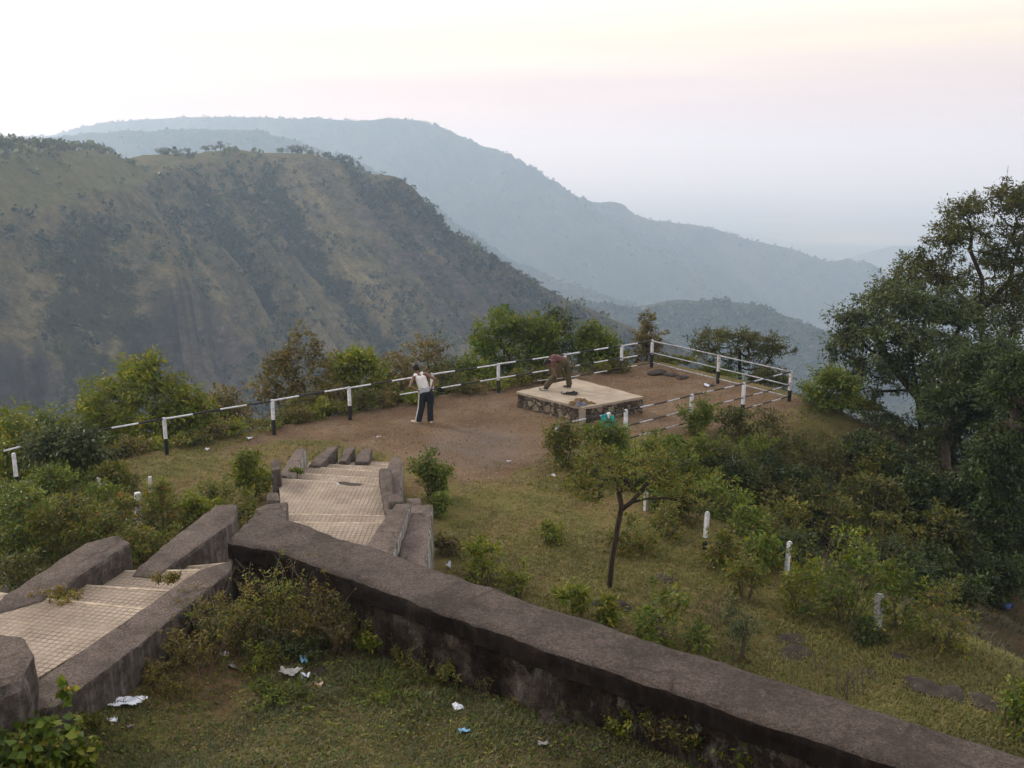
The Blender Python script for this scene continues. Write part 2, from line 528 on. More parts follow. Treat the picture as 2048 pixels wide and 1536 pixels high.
# rubble masonry
def rubble(name, lo, hi, mort, scale, moss=0.5):
    t = NT(name, 0.95, 0.1)
    wob = t.n.new('ShaderNodeMix')
    wob.data_type = 'VECTOR'
    wob.inputs['Factor'].default_value = 0.22
    nn = t.n.new('ShaderNodeTexNoise')
    nn.inputs['Scale'].default_value = 4
    t.l.new(t.tc.outputs['Object'], nn.inputs['Vector'])
    t.l.new(t.tc.outputs['Object'], wob.inputs['A'])
    t.l.new(nn.outputs['Color'], wob.inputs['B'])
    ed = t.voro(scale, wob.outputs['Result'], 'DISTANCE_TO_EDGE')
    cc = t.voro(scale, wob.outputs['Result'], 'F1', 'Color')
    bw = t.n.new('ShaderNodeRGBToBW')
    t.l.new(cc, bw.inputs[0])
    stone = t.ramp(bw.outputs[0], [(.2, lo), (.8, hi)])
    stone = t.mix(1.0, stone, t.ramp(t.noise(18, 6, rough=.75), [(.3, (.5, .5, .5)), (.7, (1.4, 1.4, 1.4))]), 'MULTIPLY')
    col = t.mix(t.ramp(ed, [(.03, (1, 1, 1)), (.09, (0, 0, 0))]), stone, t.mix(t.noise(6, 5), tuple(c * .4 for c in mort), mort))
    mo = t.ramp(t.noise(2.2, 8, rough=.8), [(.36, (0, 0, 0)), (.56, (1, 1, 1))])
    col = t.mix(t.math('MULTIPLY', mo, moss), col, (.026, .020, .015))
    t.bump(t.math('ADD', t.ramp(ed, [(.0, (0, 0, 0)), (.12, (1, 1, 1))]), t.math('MULTIPLY', t.noise(14, 6, rough=.7), .6)), 0.9, 0.05)
    return t.done(col)


t = NT('stained_wall_face', .97, .05)
base_ = t.ramp(t.noise(1.7, 8, rough=.78), [(.30, (.022, .016, .013)), (.52, (.050, .038, .031)), (.72, (.12, .098, .082))])
cc = t.voro(3.6, t.coord((1, 1, 1.5)), 'F1', 'Color', 1.0)
bw = t.n.new('ShaderNodeRGBToBW')
t.l.new(cc, bw.inputs[0])
base_ = t.mix(t.ramp(t.noise(2.1, 6, rough=.7), [(.45, (0, 0, 0)), (.6, (.8, .8, .8))]), base_, t.ramp(bw.outputs[0], [(.25, (.055, .042, .034)), (.75, (.19, .155, .125))]))
lime = t.ramp(t.noise(3.4, 8, t.coord((1, 1, .55)), rough=.8), [(.55, (0, 0, 0)), (.66, (1, 1, 1))])
base_ = t.mix(t.math('MULTIPLY', lime, .8), base_, (.30, .275, .25))
black = t.ramp(t.noise(2.6, 8, t.coord((1, 1, .4)), rough=.8), [(.46, (0, 0, 0)), (.60, (1, 1, 1))])
base_ = t.mix(t.math('MULTIPLY', black, .85), base_, (.018, .013, .011))
base_ = t.mix(1.0, base_, t.ramp(t.noise(40, 5, rough=.8), [(.3, (.55, .55, .55)), (.7, (1.5, 1.5, 1.5))]), 'MULTIPLY')
t.bump(t.math('ADD', t.noise(7, 8, rough=.8), t.math('MULTIPLY', t.noise(2.5, 6), 1.5)), 1.0, 0.10)
M['rubble'] = t.done(base_)
M['platform_stone'] = rubble('platform_masonry', (.13, .10, .075), (.34, .28, .21), (.11, .09, .075), 5.5, 0.6)

t = NT('platform_concrete', 0.9, 0.15)
bl = t.noise(1.3, 7, rough=.7)
col = t.ramp(bl, [(.28, (.19, .152, .115)), (.5, (.295, .245, .19)), (.72, (.37, .315, .25))])
col = t.mix(1.0, col, t.ramp(t.noise(30, 5, rough=.8), [(.3, (.75, .75, .75)), (.7, (1.18, 1.18, 1.18))]), 'MULTIPLY')
M['slab'] = t.done(col)

# grooved paving tile
def tile_mat(name, rot, sp=0.078):
    t = NT(name, 0.85, 0.2)
    vec = t.coord((1, 1, 1), (0, 0, rot))
    se = t.n.new('ShaderNodeSeparateXYZ')
    t.l.new(vec, se.inputs[0])
    big = t.noise(1.2, 6, rough=.7)
    lines = None
    fade = t.ramp(t.noise(1.7, 5, rough=.7), [(.36, (.1, .1, .1)), (.6, (1, 1, 1))])
    for ax in 'XY':
        w = t.math('FRACT', t.math('DIVIDE', se.outputs[ax], sp))
        w = t.math('ABSOLUTE', t.math('SUBTRACT', w, 0.5))
        w = t.ramp(w, [(.36, (0, 0, 0)), (.44, (1, 1, 1))])
        lines = w if lines is None else t.math('MAXIMUM', lines, w)
    col = t.ramp(big, [(.28, (.185, .142, .108)), (.5, (.275, .222, .172)), (.72, (.355, .295, .232))])
    # every fourth row a whole tile of its own tone
    tl = t.n.new('ShaderNodeTexWhiteNoise')
    sn = t.n.new('ShaderNodeVectorMath')
    sn.operation = 'SNAP'
    sn.inputs[1].default_value = (sp * 4, sp * 4, 10)
    t.l.new(vec, sn.inputs[0])
    t.l.new(sn.outputs[0], tl.inputs['Vector'])
    col = t.mix(1.0, col, t.ramp(tl.outputs['Value'], [(0, (.86, .86, .86)), (1, (1.1, 1.1, 1.1))]), 'MULTIPLY')
    col = t.mix(1.0, col, t.ramp(t.noise(28, 5, rough=.8), [(.3, (.72, .72, .72)), (.7, (1.2, 1.2, 1.2))]), 'MULTIPLY')
    col = t.mix(t.math('MULTIPLY', t.math('MULTIPLY', lines, fade), .8), col, (.085, .062, .05))
    t.bump(t.math('SUBTRACT', 1.0, lines), 0.6, 0.008)
    return t.done(col)


M['tile_up'] = tile_mat('grooved_tile_upper', R(13.5))
M['tile_low'] = tile_mat('grooved_tile_lower', R(0.5), 0.084)
M['nosing'] = plain_mat('tile_nosing', (.33, .27, .20), .8, .4, 9)

M['white_paint'] = plain_mat('white_paint', (.55, .56, .60), .65, .3, 9)
M['black_paint'] = plain_mat('black_paint', (.018, .018, .021), .55, .3, 12)
M['dull_white'] = plain_mat('dull_white_paint', (.36, .37, .41), .65, .35, 9)
M['grey_paint'] = plain_mat('worn_grey_paint', (.26, .265, .285), .5, .4, 9)
t = NT('flaking_white_paint', .9)
M['old_white'] = t.done(t.mix(t.ramp(t.noise(16, 6, rough=.75), [(.5, (0, 0, 0)), (.6, (1, 1, 1))]), (.55, .55, .55), (.18, .16, .14)))


# ------------------------------------------------------------------ terrain height
PLATEAU = np.array([(-60, -60), (40, -60), (30, -10), (16, 4), (10.5, 9.5), (7.2, 13.6), (5.7, 16.4), (4.4, 18.6), (3.0, 21.5), (2.3, 24.0),
                    (5.2, 26.7), (9.1, 30.2), (8.6, 31.8), (5.6, 36.2), (4.9, 36.4), (2.0, 34.2), (-2.4, 30.9), (-6.5, 27.4), (-9.0, 25.2),
                    (-11.6, 22.2), (-16, 16), (-30, -5)], float)


def poly_sd(X, Y, poly):
    """signed distance to polygon, positive outside"""
    X = np.asarray(X, float)
    Y = np.asarray(Y, float)
    d = np.full(X.shape, 1e9)
    inside = np.zeros(X.shape, bool)
    n = len(poly)
    for i in range(n):
        a, b = poly[i], poly[(i + 1) % n]
        e = b - a
        wx, wy = X - a[0], Y - a[1]
        h = np.clip((wx * e[0] + wy * e[1]) / (e @ e), 0, 1)
        d = np.minimum(d, np.hypot(wx - e[0] * h, wy - e[1] * h))
        c = (a[1] > Y) != (b[1] > Y)
        xs = a[0] + (Y - a[1]) * e[0] / (e[1] if abs(e[1]) > 1e-9 else 1e-9)
        inside ^= c & (X < xs)
    return np.where(inside, -d, d)


def gz(X, Y):
    X = np.asarray(X, float)
    Y = np.asarray(Y, float)
    sd = poly_sd(X, Y, PLATEAU)
    d = np.maximum(sd, 0)
    right = sstep(-4, 6, X - (Y - 30) * 0.6)
    k0 = 0.75 - 0.33 * right
    k1 = 0.95 - 0.15 * right
    z = -(k0 * np.minimum(d, 9) * (1 - np.exp(-d / 0.8)) + k1 * np.maximum(d - 9, 0))
    z = np.maximum(z, -260)
    z = z + 0.05 * fbm(X * 0.7, Y * 0.7, 3, 3) + 0.6 * sstep(0.5, 6, d) * fbm(X * 0.3, Y * 0.3, 4, 9)
    z = z + 5 * sstep(15, 60, d) * fbm(X * 0.03, Y * 0.03, 4, 19)
    # rising bank left of the stairs, gently falling turf to the right
    z = z + 1.5 * sstep(17.5, 10, Y) * sstep(-3.5, -5.5, X) * (1 - sstep(0, 3, d))
    return z


def hit(px, py, surf=gz):
    d = ray(px, py)
    t = 4.0
    o = np.array((0, 0, CZ))
    while t < 120:
        p = o + d * t
        if p[2] < float(surf(p[0], p[1])):
            break
        t += 0.06
    return o + d * t


def nonuni(lo, hi, c0, c1, fine, grow=1.12):
    a = list(np.arange(c0, c1 + 1e-6, fine))
    s = fine
    while a[-1] < hi:
        s *= grow
        a.append(a[-1] + s)
    s = fine
    while a[0] > lo:
        s *= grow
        a.insert(0, a[0] - s)
    return np.array(a)


def grid_faces(nx, ny):
    i = np.arange(ny - 1)[:, None] * nx + np.arange(nx - 1)[None, :]
    return np.stack([i, i + 1, i + nx + 1, i + nx], -1).reshape(-1, 4)


DIRT = np.array([P(*p)[:2] for p in [(430, 905), (560, 880), (660, 885), (760, 905), (830, 935), (930, 962), (1010, 955), (1075, 925), (1130, 880)]] +
                [(5.4, 26.6), (9.2, 30.2), (5.2, 36.6), (-2.4, 31.2), (-6.5, 27.4)])
xs = nonuni(-420, 420, -15, 16, 0.2)
ys = nonuni(-60, 520, 9, 42, 0.2)
GX, GY = np.meshgrid(xs, ys)
GZ = gz(GX, GY)
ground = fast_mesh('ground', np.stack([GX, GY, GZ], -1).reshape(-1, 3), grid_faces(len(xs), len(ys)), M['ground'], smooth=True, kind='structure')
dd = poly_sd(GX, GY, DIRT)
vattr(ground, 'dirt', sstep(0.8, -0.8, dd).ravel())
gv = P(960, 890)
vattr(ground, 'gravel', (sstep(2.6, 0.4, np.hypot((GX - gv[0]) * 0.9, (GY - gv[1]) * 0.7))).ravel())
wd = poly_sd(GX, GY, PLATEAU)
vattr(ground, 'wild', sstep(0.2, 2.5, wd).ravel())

# the plain far below
q = 45000.0
n = 40
gx, gy = np.meshgrid(np.linspace(-q, q, n), np.linspace(-q * .4, q, n))
plain = fast_mesh('plain', np.stack([gx, gy, np.full_like(gx, -340.0)], -1).reshape(-1, 3), grid_faces(n, n), M['plain'], kind='structure')


# ------------------------------------------------------------------ hills
def loft_hill(name, crest, mat, ns, nt, length, slope_fn, rib_amp, seed, back=0.5, wob=2.0, rib_w=26, ridges=()):
    """crest: rows (px, py, D, dir degrees in plan [0 = straight to the camera, + = to the right], shelf length, shelf drop)"""
    C = np.array(crest, float)
    pts = np.array([PD(r[0], r[1], r[2]) for r in C])
    seg = np.concatenate([[0], np.cumsum(np.linalg.norm(np.diff(pts, axis=0), axis=1))])
    s = np.linspace(0, seg[-1], ns)
    pt = np.stack([np.interp(s, seg, pts[:, k]) for k in range(3)], -1)
    dg = np.interp(s, seg, C[:, 3])
    sl = np.interp(s, seg, C[:, 4])
    sdp = np.interp(s, seg, C[:, 5])
    ker = np.ones(9) / 9
    for arr in (dg, sl, sdp):
        arr[:] = np.convolve(np.pad(arr, 4, 'edge'), ker, 'valid')
    dx, dy = np.sin(np.radians(dg)), -np.cos(np.radians(dg))
    tt = np.linspace(0, 1, nt) ** 1.15 * length
    S, T = np.meshgrid(s, tt)
    SL, SD = sl[None, :], sdp[None, :]
    a = np.minimum(T / np.maximum(SL, 1e-3), 1)
    drop = SD * a * a * (1.0)
    T2 = np.maximum(T - SL, 0)
    drop = drop + slope_fn(T2, S / seg[-1])
    wig = fbm(S / 60, T / 120, 3, seed + 3) * 14 * sstep(0, 60, T2)
    rib = 1 - 2 * np.abs(fbm((S + wig) / rib_w, T / 260, 4, seed))
    rib2 = fbm((S + wig) / 9, T / 45, 4, seed + 7)
    amp = sstep(0, 70, T2)
    big = fbm((S + wig * 2) / 75, T / 400, 2, seed + 21)
    Z = pt[:, 2][None, :] - drop + rib_amp * amp * (rib - 0.6) + rib_amp * 0.35 * sstep(0, 25, T2) * rib2 + rib_amp * 1.3 * amp * big
    Z = Z + wob * fbm(S / 18, T / 18, 4, seed + 5)
    for u0, wd_, hh_ in ridges:
        Z = Z + hh_ * np.exp(-((S / seg[-1] + wig * .0006 - u0) / wd_) ** 2) * amp * sstep(300, 180, T2)
    X = pt[:, 0][None, :] + dx[None, :] * T
    Y = pt[:, 1][None, :] + dy[None, :] * T
    # back side of the crest
    nb = 30
    tb = np.linspace(0, 1, nb)[::-1][:-1] ** 1.5 * length * 0.6
    Sb, Tb = np.meshgrid(s, tb)
    Zb = pt[:, 2][None, :] - back * Tb * (1 - np.exp(-Tb / 30)) + wob * fbm(Sb / 18, -Tb / 18, 4, seed + 5) * np.exp(-Tb / 200)
    Xb = pt[:, 0][None, :] - dx[None, :] * Tb * 0.6
    Yb = pt[:, 1][None, :] - dy[None, :] * Tb + Tb * 0.3
    V = np.stack([np.concatenate([Xb, X]), np.concatenate([Yb, Y]), np.concatenate([Zb, Z])], -1)
    o = fast_mesh(name, V.reshape(-1, 3), grid_faces(ns, V.shape[0])[:, ::-1], mat, smooth=True, kind='structure')
    info = dict(V=V[nb - 1:], S=S, T=T, T2=T2, rib=rib, big=big, u=S / seg[-1], SL=SL + 0 * T, Vb=V[:nb - 1])
    return o, info


def near_slope(T, u):
    # steep upper face with a rock band, easing lower down
    left = sstep(0.36, 0.22, u)
    base = 0.80 * np.minimum(T, 160) + 0.60 * np.maximum(T - 160, 0)
    cliff = left * (26 * sstep(62, 78, T) + 14 * sstep(110, 122, T) - 0.18 * T)
    return (base + cliff) * sstep(0, 26, T + 4)


NEAR = [(-420, 270, 330, -25, 70, 14), (-150, 282, 345, -15, 75, 18), (0, 292, 362, 0, 78, 20), (90, 290, 392, 14, 66, 20), (180, 298, 420, 32, 42, 13),
        (250, 320, 445, 40, 20, 6), (330, 308, 470, 42, 14, 3), (430, 303, 500, 43, 10, 2), (520, 303, 520, 44, 8, 1.5), (600, 303, 532, 46, 6, 1), (660, 318, 530, 47, 4, .7),
        (715, 342, 522, 48, 3, .4), (735, 345, 520, 50, 3, .2), (782, 348, 515, 50, 2, .2), (812, 380, 508, 50, 1, 0), (850, 425, 500, 52, 1, 0), (890, 462, 492, 52, 0, 0),
        (940, 490, 484, 54, 0, 0), (1000, 524, 476, 55, 0, 0), (1060, 562, 468, 55, 0, 0), (1130, 602, 458, 55, 0, 0), (1200, 628, 450, 55, 0, 0), (1300, 668, 440, 55, 0, 0), (1420, 730, 425, 55, 0, 0), (1560, 820, 400, 55, 0, 0)]
hill, H1 = loft_hill('hill', NEAR, M['hill'], 700, 320, 300, near_slope, 10.0, 5, 0.35, 1.6, 17, ((.245, .014, 11), (.345, .012, 7), (.42, .012, 5)))
nb_rows = 29


def hill_attr(info, rock, scrub, lush):
    pad = np.zeros((nb_rows, info['S'].shape[1]))
    for nme, a in (('rock', rock), ('scrub', scrub), ('lush', lush)):
        yield nme, np.concatenate([pad + (0.6 if nme == 'lush' else 0), a]).ravel()


u, T2, T = H1['u'], H1['T2'], H1['T']
VV = H1['V']
# image-independent: rock outcrop below the right shoulder of the crest, cliff bands on the left spur
bands = 0.5 + 0.5 * np.sin(T2 * 0.22 + 2 * fbm(H1['S'] / 20, T / 20, 3, 31))
rock = 0.78 * sstep(0.45, 0.49, u) * sstep(0.61, 0.56, u) * sstep(16, 40, T2) * sstep(175, 130, T2) * (0.5 + 0.7 * bands)
rock = np.maximum(rock, 0.62 * sstep(0.36, 0.26, u) * (sstep(56, 66, T2) * sstep(92, 80, T2) + sstep(106, 112, T2) * sstep(136, 124, T2)))
gul = np.clip(0.75 - H1['rib'], 0, 1)
scrub = 0.26 + 0.7 * gul - 0.20 * np.clip(H1['big'], -1, 1)
scrub = scrub * sstep(2, 22, T2) - 0.35 * np.clip(rock, 0, 1)
scrub = np.where(u < 0.34, scrub * 0.8 + 0.02 * sstep(20, 60, T2), scrub)
lush = sstep(20, 0, T2) * 0.8
lush = np.maximum(lush, 0.42 * sstep(.72, .95, H1['rib']) * sstep(20, 60, T2))
for nme, a in hill_attr(H1, rock, scrub, lush):
    vattr(hill, nme, a)
wg = fbm(H1['S'] / 40, T / 90, 3, 61) * 9 * sstep(0, 60, T2)
stk = 0.5 + 0.9 * fbm((H1['S'] + wg) / 8, T / 190, 5, 63) * sstep(0, 30, T2) + 0.25 * fbm((H1['S'] + wg) / 2.6, T / 60, 3, 64) * sstep(0, 30, T2)
for u0 in (.245, .345, .42):
    stk = stk + 0.25 * np.exp(-((u + .0006 * wg - u0 - .004) / .008) ** 2) * sstep(25, 70, T2)  # one side of each ridge painted lighter, as if the light caught it
cli = sstep(.30, .22, u) * sstep(46, 66, T2) * (1 - .7 * sstep(.6, .9, stk))
vattr(hill, 'cliff', np.concatenate([np.zeros((nb_rows, cli.shape[1])), cli]).ravel())
vattr(hill, 'streak', np.concatenate([np.full((nb_rows, stk.shape[1]), .5), np.clip(stk, 0, 1)]).ravel())

MID = [(-200, 272, 3000, 10, 0, 0), (100, 272, 2900, 20, 0, 0), (150, 258, 2800, 25, 0, 0), (200, 247, 2700, 30, 0, 0), (280, 240, 2600, 32, 0, 0), (360, 235, 2500, 34, 0, 0), (450, 234, 2450, 35, 0, 0),
       (540, 236, 2400, 36, 0, 0), (600, 238, 2380, 36, 0, 0), (625, 234, 2370, 36, 0, 0), (700, 242, 2350, 38, 0, 0), (745, 241, 2330, 38, 0, 0), (770, 236, 2320, 38, 0, 0), (830, 241, 2300, 40, 0, 0), (880, 254, 2280, 42, 0, 0),
       (925, 275, 2270, 44, 0, 0), (960, 303, 2260, 46, 0, 0), (1000, 328, 2250, 46, 0, 0), (1050, 354, 2240, 46, 0, 0), (1130, 382, 2220, 44, 0, 0), (1200, 412, 2200, 42, 0, 0), (1260, 436, 2190, 42, 0, 0),
       (1340, 444, 2170, 40, 0, 0), (1420, 455, 2150, 40, 0, 0), (1500, 480, 2130, 40, 0, 0), (1580, 497, 2110, 40, 0, 0), (1650, 522, 2090, 40, 0, 0), (1750, 552, 2060, 40, 0, 0), (1850, 590, 2020, 40, 0, 0), (2000, 650, 1980, 40, 0, 0), (2200, 720, 1900, 40, 0, 0)]
hillm, H2 = loft_hill('hill', MID, M['far_hill'], 420, 200, 1300, lambda T, u: 0.42 * T * sstep(0, 60, T + 20), 30.0, 41, 0.3, 2.2)

INNER = [(-300, 300, 1900, 20, 0, 0), (0, 290, 1850, 25, 0, 0), (150, 268, 1800, 30, 0, 0), (260, 262, 1750, 32, 0, 0), (420, 258, 1700, 35, 0, 0), (520, 262, 1680, 36, 0, 0), (600, 285, 1650, 38, 0, 0),
         (700, 320, 1620, 40, 0, 0), (800, 370, 1590, 40, 0, 0), (900, 440, 1550, 40, 0, 0), (1000, 510, 1500, 40, 0, 0), (1120, 560, 1450, 40, 0, 0), (1300, 620, 1400, 40, 0, 0), (1500, 700, 1350, 40, 0, 0)]
hilli, H3 = loft_hill('hill', INNER, M['far_hill'], 300, 130, 900, lambda T, u: 0.45 * T, 16.0, 67, 0.3, 4.0)

SPUR = [(950, 610, 980, 10, 0, 0), (1100, 602, 960, 15, 0, 0), (1200, 606, 940, 20, 0, 0), (1290, 618, 920, 22, 0, 0), (1360, 604, 900, 25, 0, 0), (1440, 602, 890, 28, 0, 0), (1520, 612, 880, 30, 0, 0),
        (1590, 642, 865, 32, 0, 0), (1660, 668, 850, 34, 0, 0), (1750, 728, 830, 35, 0, 0), (1900, 800, 800, 35, 0, 0), (2100, 900, 760, 35, 0, 0)]
hills, H4 = loft_hill('hill', SPUR, M['far_hill'], 260, 130, 520, lambda T, u: 0.38 * T, 9.0, 83, 0.25, 2.5)

KNOLL = [(1640, 540, 3300, 0, 0, 0), (1720, 510, 3250, 0, 0, 0), (1790, 492, 3200, 0, 0, 0), (1840, 492, 3200, 0, 0, 0), (1920, 512, 3200, 0, 0, 0), (2050, 545, 3200, 0, 0, 0)]
hillk, H5 = loft_hill('hill', KNOLL, M['far_hill'], 90, 60, 600, lambda T, u: 0.4 * T, 10.0, 97, 0.4, 4.0)
FARR = [(980, 322, 14000, 0, 0, 0), (1200, 318, 13500, 0, 0, 0), (1450, 330, 13000, 0, 0, 0), (1700, 340, 12500, 0, 0, 0), (2100, 350, 12000, 0, 0, 0)]


def clump_cloud(C, r, nleaf, size, rng, flat=0.8):
    """nleaf small triangles round each centre C (n,3) with radius r (n,)"""
    n = len(C)
    d = rng.normal(size=(n, nleaf, 3))
    d /= np.linalg.norm(d, axis=2, keepdims=True)
    rad = rng.uniform(0.45, 1.05, (n, nleaf, 1))
    p = C[:, None, :] + d * rad * r[:, None, None] * np.array([1, 1, flat])
    p = p.reshape(-1, 3)
    sz = (size * np.repeat(r, nleaf) * rng.uniform(.6, 1.3, n * nleaf))[:, None]
    a = rng.normal(size=p.shape)
    a /= np.linalg.norm(a, axis=1, keepdims=True)
    b = np.cross(a, rng.normal(size=p.shape))
    b /= np.linalg.norm(b, axis=1, keepdims=True) + 1e-9
    V = np.stack([p - a * sz, p + b * sz * .8, p + a * sz, p - b * sz * .8], 1).reshape(-1, 3)
    i = np.arange(len(p))[:, None] * 4
    return V, np.concatenate([i + [0, 1, 2], i + [0, 2, 3]])


def scatter_on(info, n, prob, rng, rr, nleaf, size):
    V = info['V']
    h, w = V.shape[:2]
    i = rng.integers(0, h, n * 6)
    j = rng.integers(0, w, n * 6)
    # rows are spaced closer near the crest: weight by row spacing
    keep = rng.random(n * 6) < prob[i, j]
    i, j = i[keep][:n], j[keep][:n]
    C = V[i, j] + rng.normal(size=(len(i), 3)) * np.array([1.2, 1.2, 0])
    r = rng.uniform(rr[0], rr[1], len(i)) * rng.uniform(.7, 1.2, len(i))
    C[:, 2] += r * 0.45
    return clump_cloud(C, r, nleaf, size, rng)


rng = np.random.default_rng(4)
pr = np.clip(scrub * 0.9 + fbm(H1['S'] / 25, T / 25, 3, 77) * 0.7, 0.0, 1) * sstep(2, 12, T2) * np.where(u < .33, .8, 1) * (1 - 0.6 * (rock > .4))
V, F = scatter_on(H1, 15000, pr, rng, (0.7, 2.3), 14, 0.42)
o = fast_mesh('hillside_scrub', V, F, M['scrub'], kind='stuff')
o['label'] = 'dark scrub dotted over the gullied hillside'
pr = sstep(8, 0, T2) * np.clip(0.35 + fbm(H1['S'] / 30, T / 30, 3, 13), 0, 1)
V, F = scatter_on(H1, 1500, pr * np.where(u < .30, 1.0, .5), rng, (1.2, 3.2), 16, 0.4)
o = fast_mesh('hilltop_scrub', V, F, M['scrub_top'], kind='stuff')
o['label'] = 'pale green scrub on the flat hilltop'
fo = []
for info, n, rr in ((H2, 16000, (1.8, 4.6)), (H3, 5000, (1.8, 4.6)), (H4, 9000, (1.5, 3.4))):
    pr = np.clip(0.5 + fbm(info['S'] / 120, info['T'] / 120, 3, 23), 0.05, 1)
    pr[:2] = 0.5
    fo.append(scatter_on(info, n, pr, rng, rr, 10, 0.5))
off = 0
Vs, Fs = [], []
for V, F in fo:
    Vs.append(V)
    Fs.append(F + off)
    off += len(V)
o = fast_mesh('forest', np.concatenate(Vs), np.concatenate(Fs), M['forest'], kind='stuff')
o['label'] = 'hazy forest covering the far hills'

# ------------------------------------------------------------------ masonry helpers
def prism(top, bottom_z, mat, name, parent, cuts=0.16, rough=0.012, seed=0, bev=0.03):
    """block from a top polygon (list of (x,y,z), any winding) down to bottom_z; worn edges"""
    bm = bmesh.new()
    tv = [bm.verts.new(p) for p in top]
    bv = [bm.verts.new((p[0], p[1], bottom_z)) for p in top]
    n = len(top)
    bm.faces.new(tv)
    bm.faces.new(bv[::-1])
    for i in range(n):
        bm.faces.new((tv[i], bv[i], bv[(i + 1) % n], tv[(i + 1) % n]))
    bmesh.ops.recalc_face_normals(bm, faces=bm.faces)
    te = [e for e in bm.edges if all(v in tv for v in e.verts)] + [e for e in bm.edges if sum(v in tv for v in e.verts) == 1]
    if bev:
        bmesh.ops.bevel(bm, geom=te, offset=bev, segments=2, affect='EDGES', profile=0.6)
    for _ in range(7):
        le = [e for e in bm.edges if e.calc_length() > cuts * 1.6]
        if not le:
            break
        bmesh.ops.subdivide_edges(bm, edges=le, cuts=1, use_grid_fill=True)
    bmesh.ops.triangulate(bm, faces=[f for f in bm.faces if len(f.verts) > 4])
    bm.normal_update()
    for v in bm.verts:
        p = v.co * 2.6 + Vector((seed * 3.1, 0, 0))
        p2 = v.co * 9.0 + Vector((0, seed * 5.3, 0))
        edge = 1.0
        v.co += v.normal * (mnoise.noise(p) * rough * 1.3 + mnoise.noise(p2) * rough * edge)
    return bm_obj(name, bm, mat, parent, smooth=False)


def quad(pxs, z):
    return [P(x, y, z if not isinstance(z, (list, tuple)) else z[i]) for i, (x, y) in enumerate(pxs)]


# ------------------------------------------------------------------ stairway
stairs = thing('stairway', 'long tiled stairway with stepped plaster side walls going down to the red earth terrace', 'stairs')


def step(pts, z, mat, seed, th=0.35, nose=True):
    """pts: back-left, back-right, front-right, front-left (front = lower side)"""
    bm = bmesh.new()
    tv = [bm.verts.new((p[0], p[1], z)) for p in pts]
    bv = [bm.verts.new((p[0], p[1], z - th)) for p in pts]
    bm.faces.new(tv)
    for i in range(4):
        bm.faces.new((tv[i], bv[i], bv[(i + 1) % 4], tv[(i + 1) % 4]))
    o = bm_obj('step', bm, mat, stairs)
    if nose:
        a, b = Vector((*pts[3][:2], z)), Vector((*pts[2][:2], z))
        e = (b - a).normalized()
        nrm = Vector((-e.y, e.x, 0))
        bm = bmesh.new()
        w, h = 0.032, 0.03
        prof = [a - nrm * w + Vector((0, 0, .004)), a + nrm * .015 + Vector((0, 0, .004)), a + nrm * .015 - Vector((0, 0, h)), a - nrm * w - Vector((0, 0, h))]
        n = 14
        rows = []
        for k in range(n + 1):
            d = (b - a) * (k / n)
            rows.append([bm.verts.new(p + d + nrm * mnoise.noise((p + d) * 5 + Vector((seed, 0, 0))) * .012 * (1 if i in (1, 2) else 0)) for i, p in enumerate(prof)])
        for k in range(n):
            for i in range(4):
                bm.faces.new((rows[k][i], rows[k][(i + 1) % 4], rows[k + 1][(i + 1) % 4], rows[k + 1][i]))
        bm.faces.new(rows[0])
        bm.faces.new(rows[-1][::-1])
        bm_obj('nosing', bm, M['nosing'], o)
    return o


# upper flight
A0, A1 = P(-4, 1186, 2.45), P(300, 1219, 2.45)
step([(-8.0, 8.7), (-4.80, 8.75), A1[:2], A0[:2]], 2.45, M['tile_up'], 1)
B0, B1 = P(112, 1166, 2.30), P(350, 1183, 2.30)
step([A0[:2], A1[:2], (B1[0] + .15, B1[1]), (B0[0] - .1, B0[1])], 2.30, M['tile_up'], 2)
C0, C1 = P(246, 1142, 2.15), P(400, 1140, 2.15)
step([(B0[0], B0[1] - .05), (B1[0] + .15, B1[1] - .05), C1[:2], C0[:2]], 2.15, M['tile_up'], 3)
# hidden middle steps, turning slightly towards the lower flight
L0, R0 = np.array(C0[:2]), np.array((-2.75, 13.0))
L1, R1 = np.array((-4.3, 14.9)), np.array((-2.2, 14.8))
nst = 7
pl, pr_ = L0, np.array(C1[:2])
for k in range(nst):
    f = (k + 1) / nst
    ql, qr = L0 + (L1 - L0) * f, R0 + (R1 - R0) * f
    step([pl, pr_, qr, ql], 2.0 - 0.80 * k / (nst - 1), M['tile_low'], 10 + k)
    pl, pr_ = ql, qr
# lower flight
e1l, e1r = P(572, 1044, 1.05)[:2], P(788, 1046, 1.05)[:2]
step([pl - np.array((0, .1)), pr_ - np.array((0, .1)), e1r, e1l], 1.05, M['tile_low'], 21)
e2l, e2r = P(566, 1028, .9)[:2], P(784, 1031, .9)[:2]
step([e1l, e1r, e2r, e2l], .90, M['tile_low'], 22)
e3l, e3r = P(556, 957, .75)[:2], P(776, 971, .75)[:2]
step([e2l, e2r, e3r, e3l], .75, M['tile_low'], 23)
fr = [(580, 945, 772, 958, .6), (600, 932, 775, 945, .45), (618, 926, 778, 936, .3), (640, 922, 780, 929, .15), (650, 919, 782, 924, .04)]
pl, pr_ = e3l, e3r
for k, (xa, ya, xb, yb, z) in enumerate(fr):
    ql, qr = P(xa, ya, z)[:2], P(xb, yb, z)[:2]
    step([pl, pr_, qr, ql], z, M['tile_low'], 30 + k, nose=k < 4)
    pl, pr_ = ql, qr

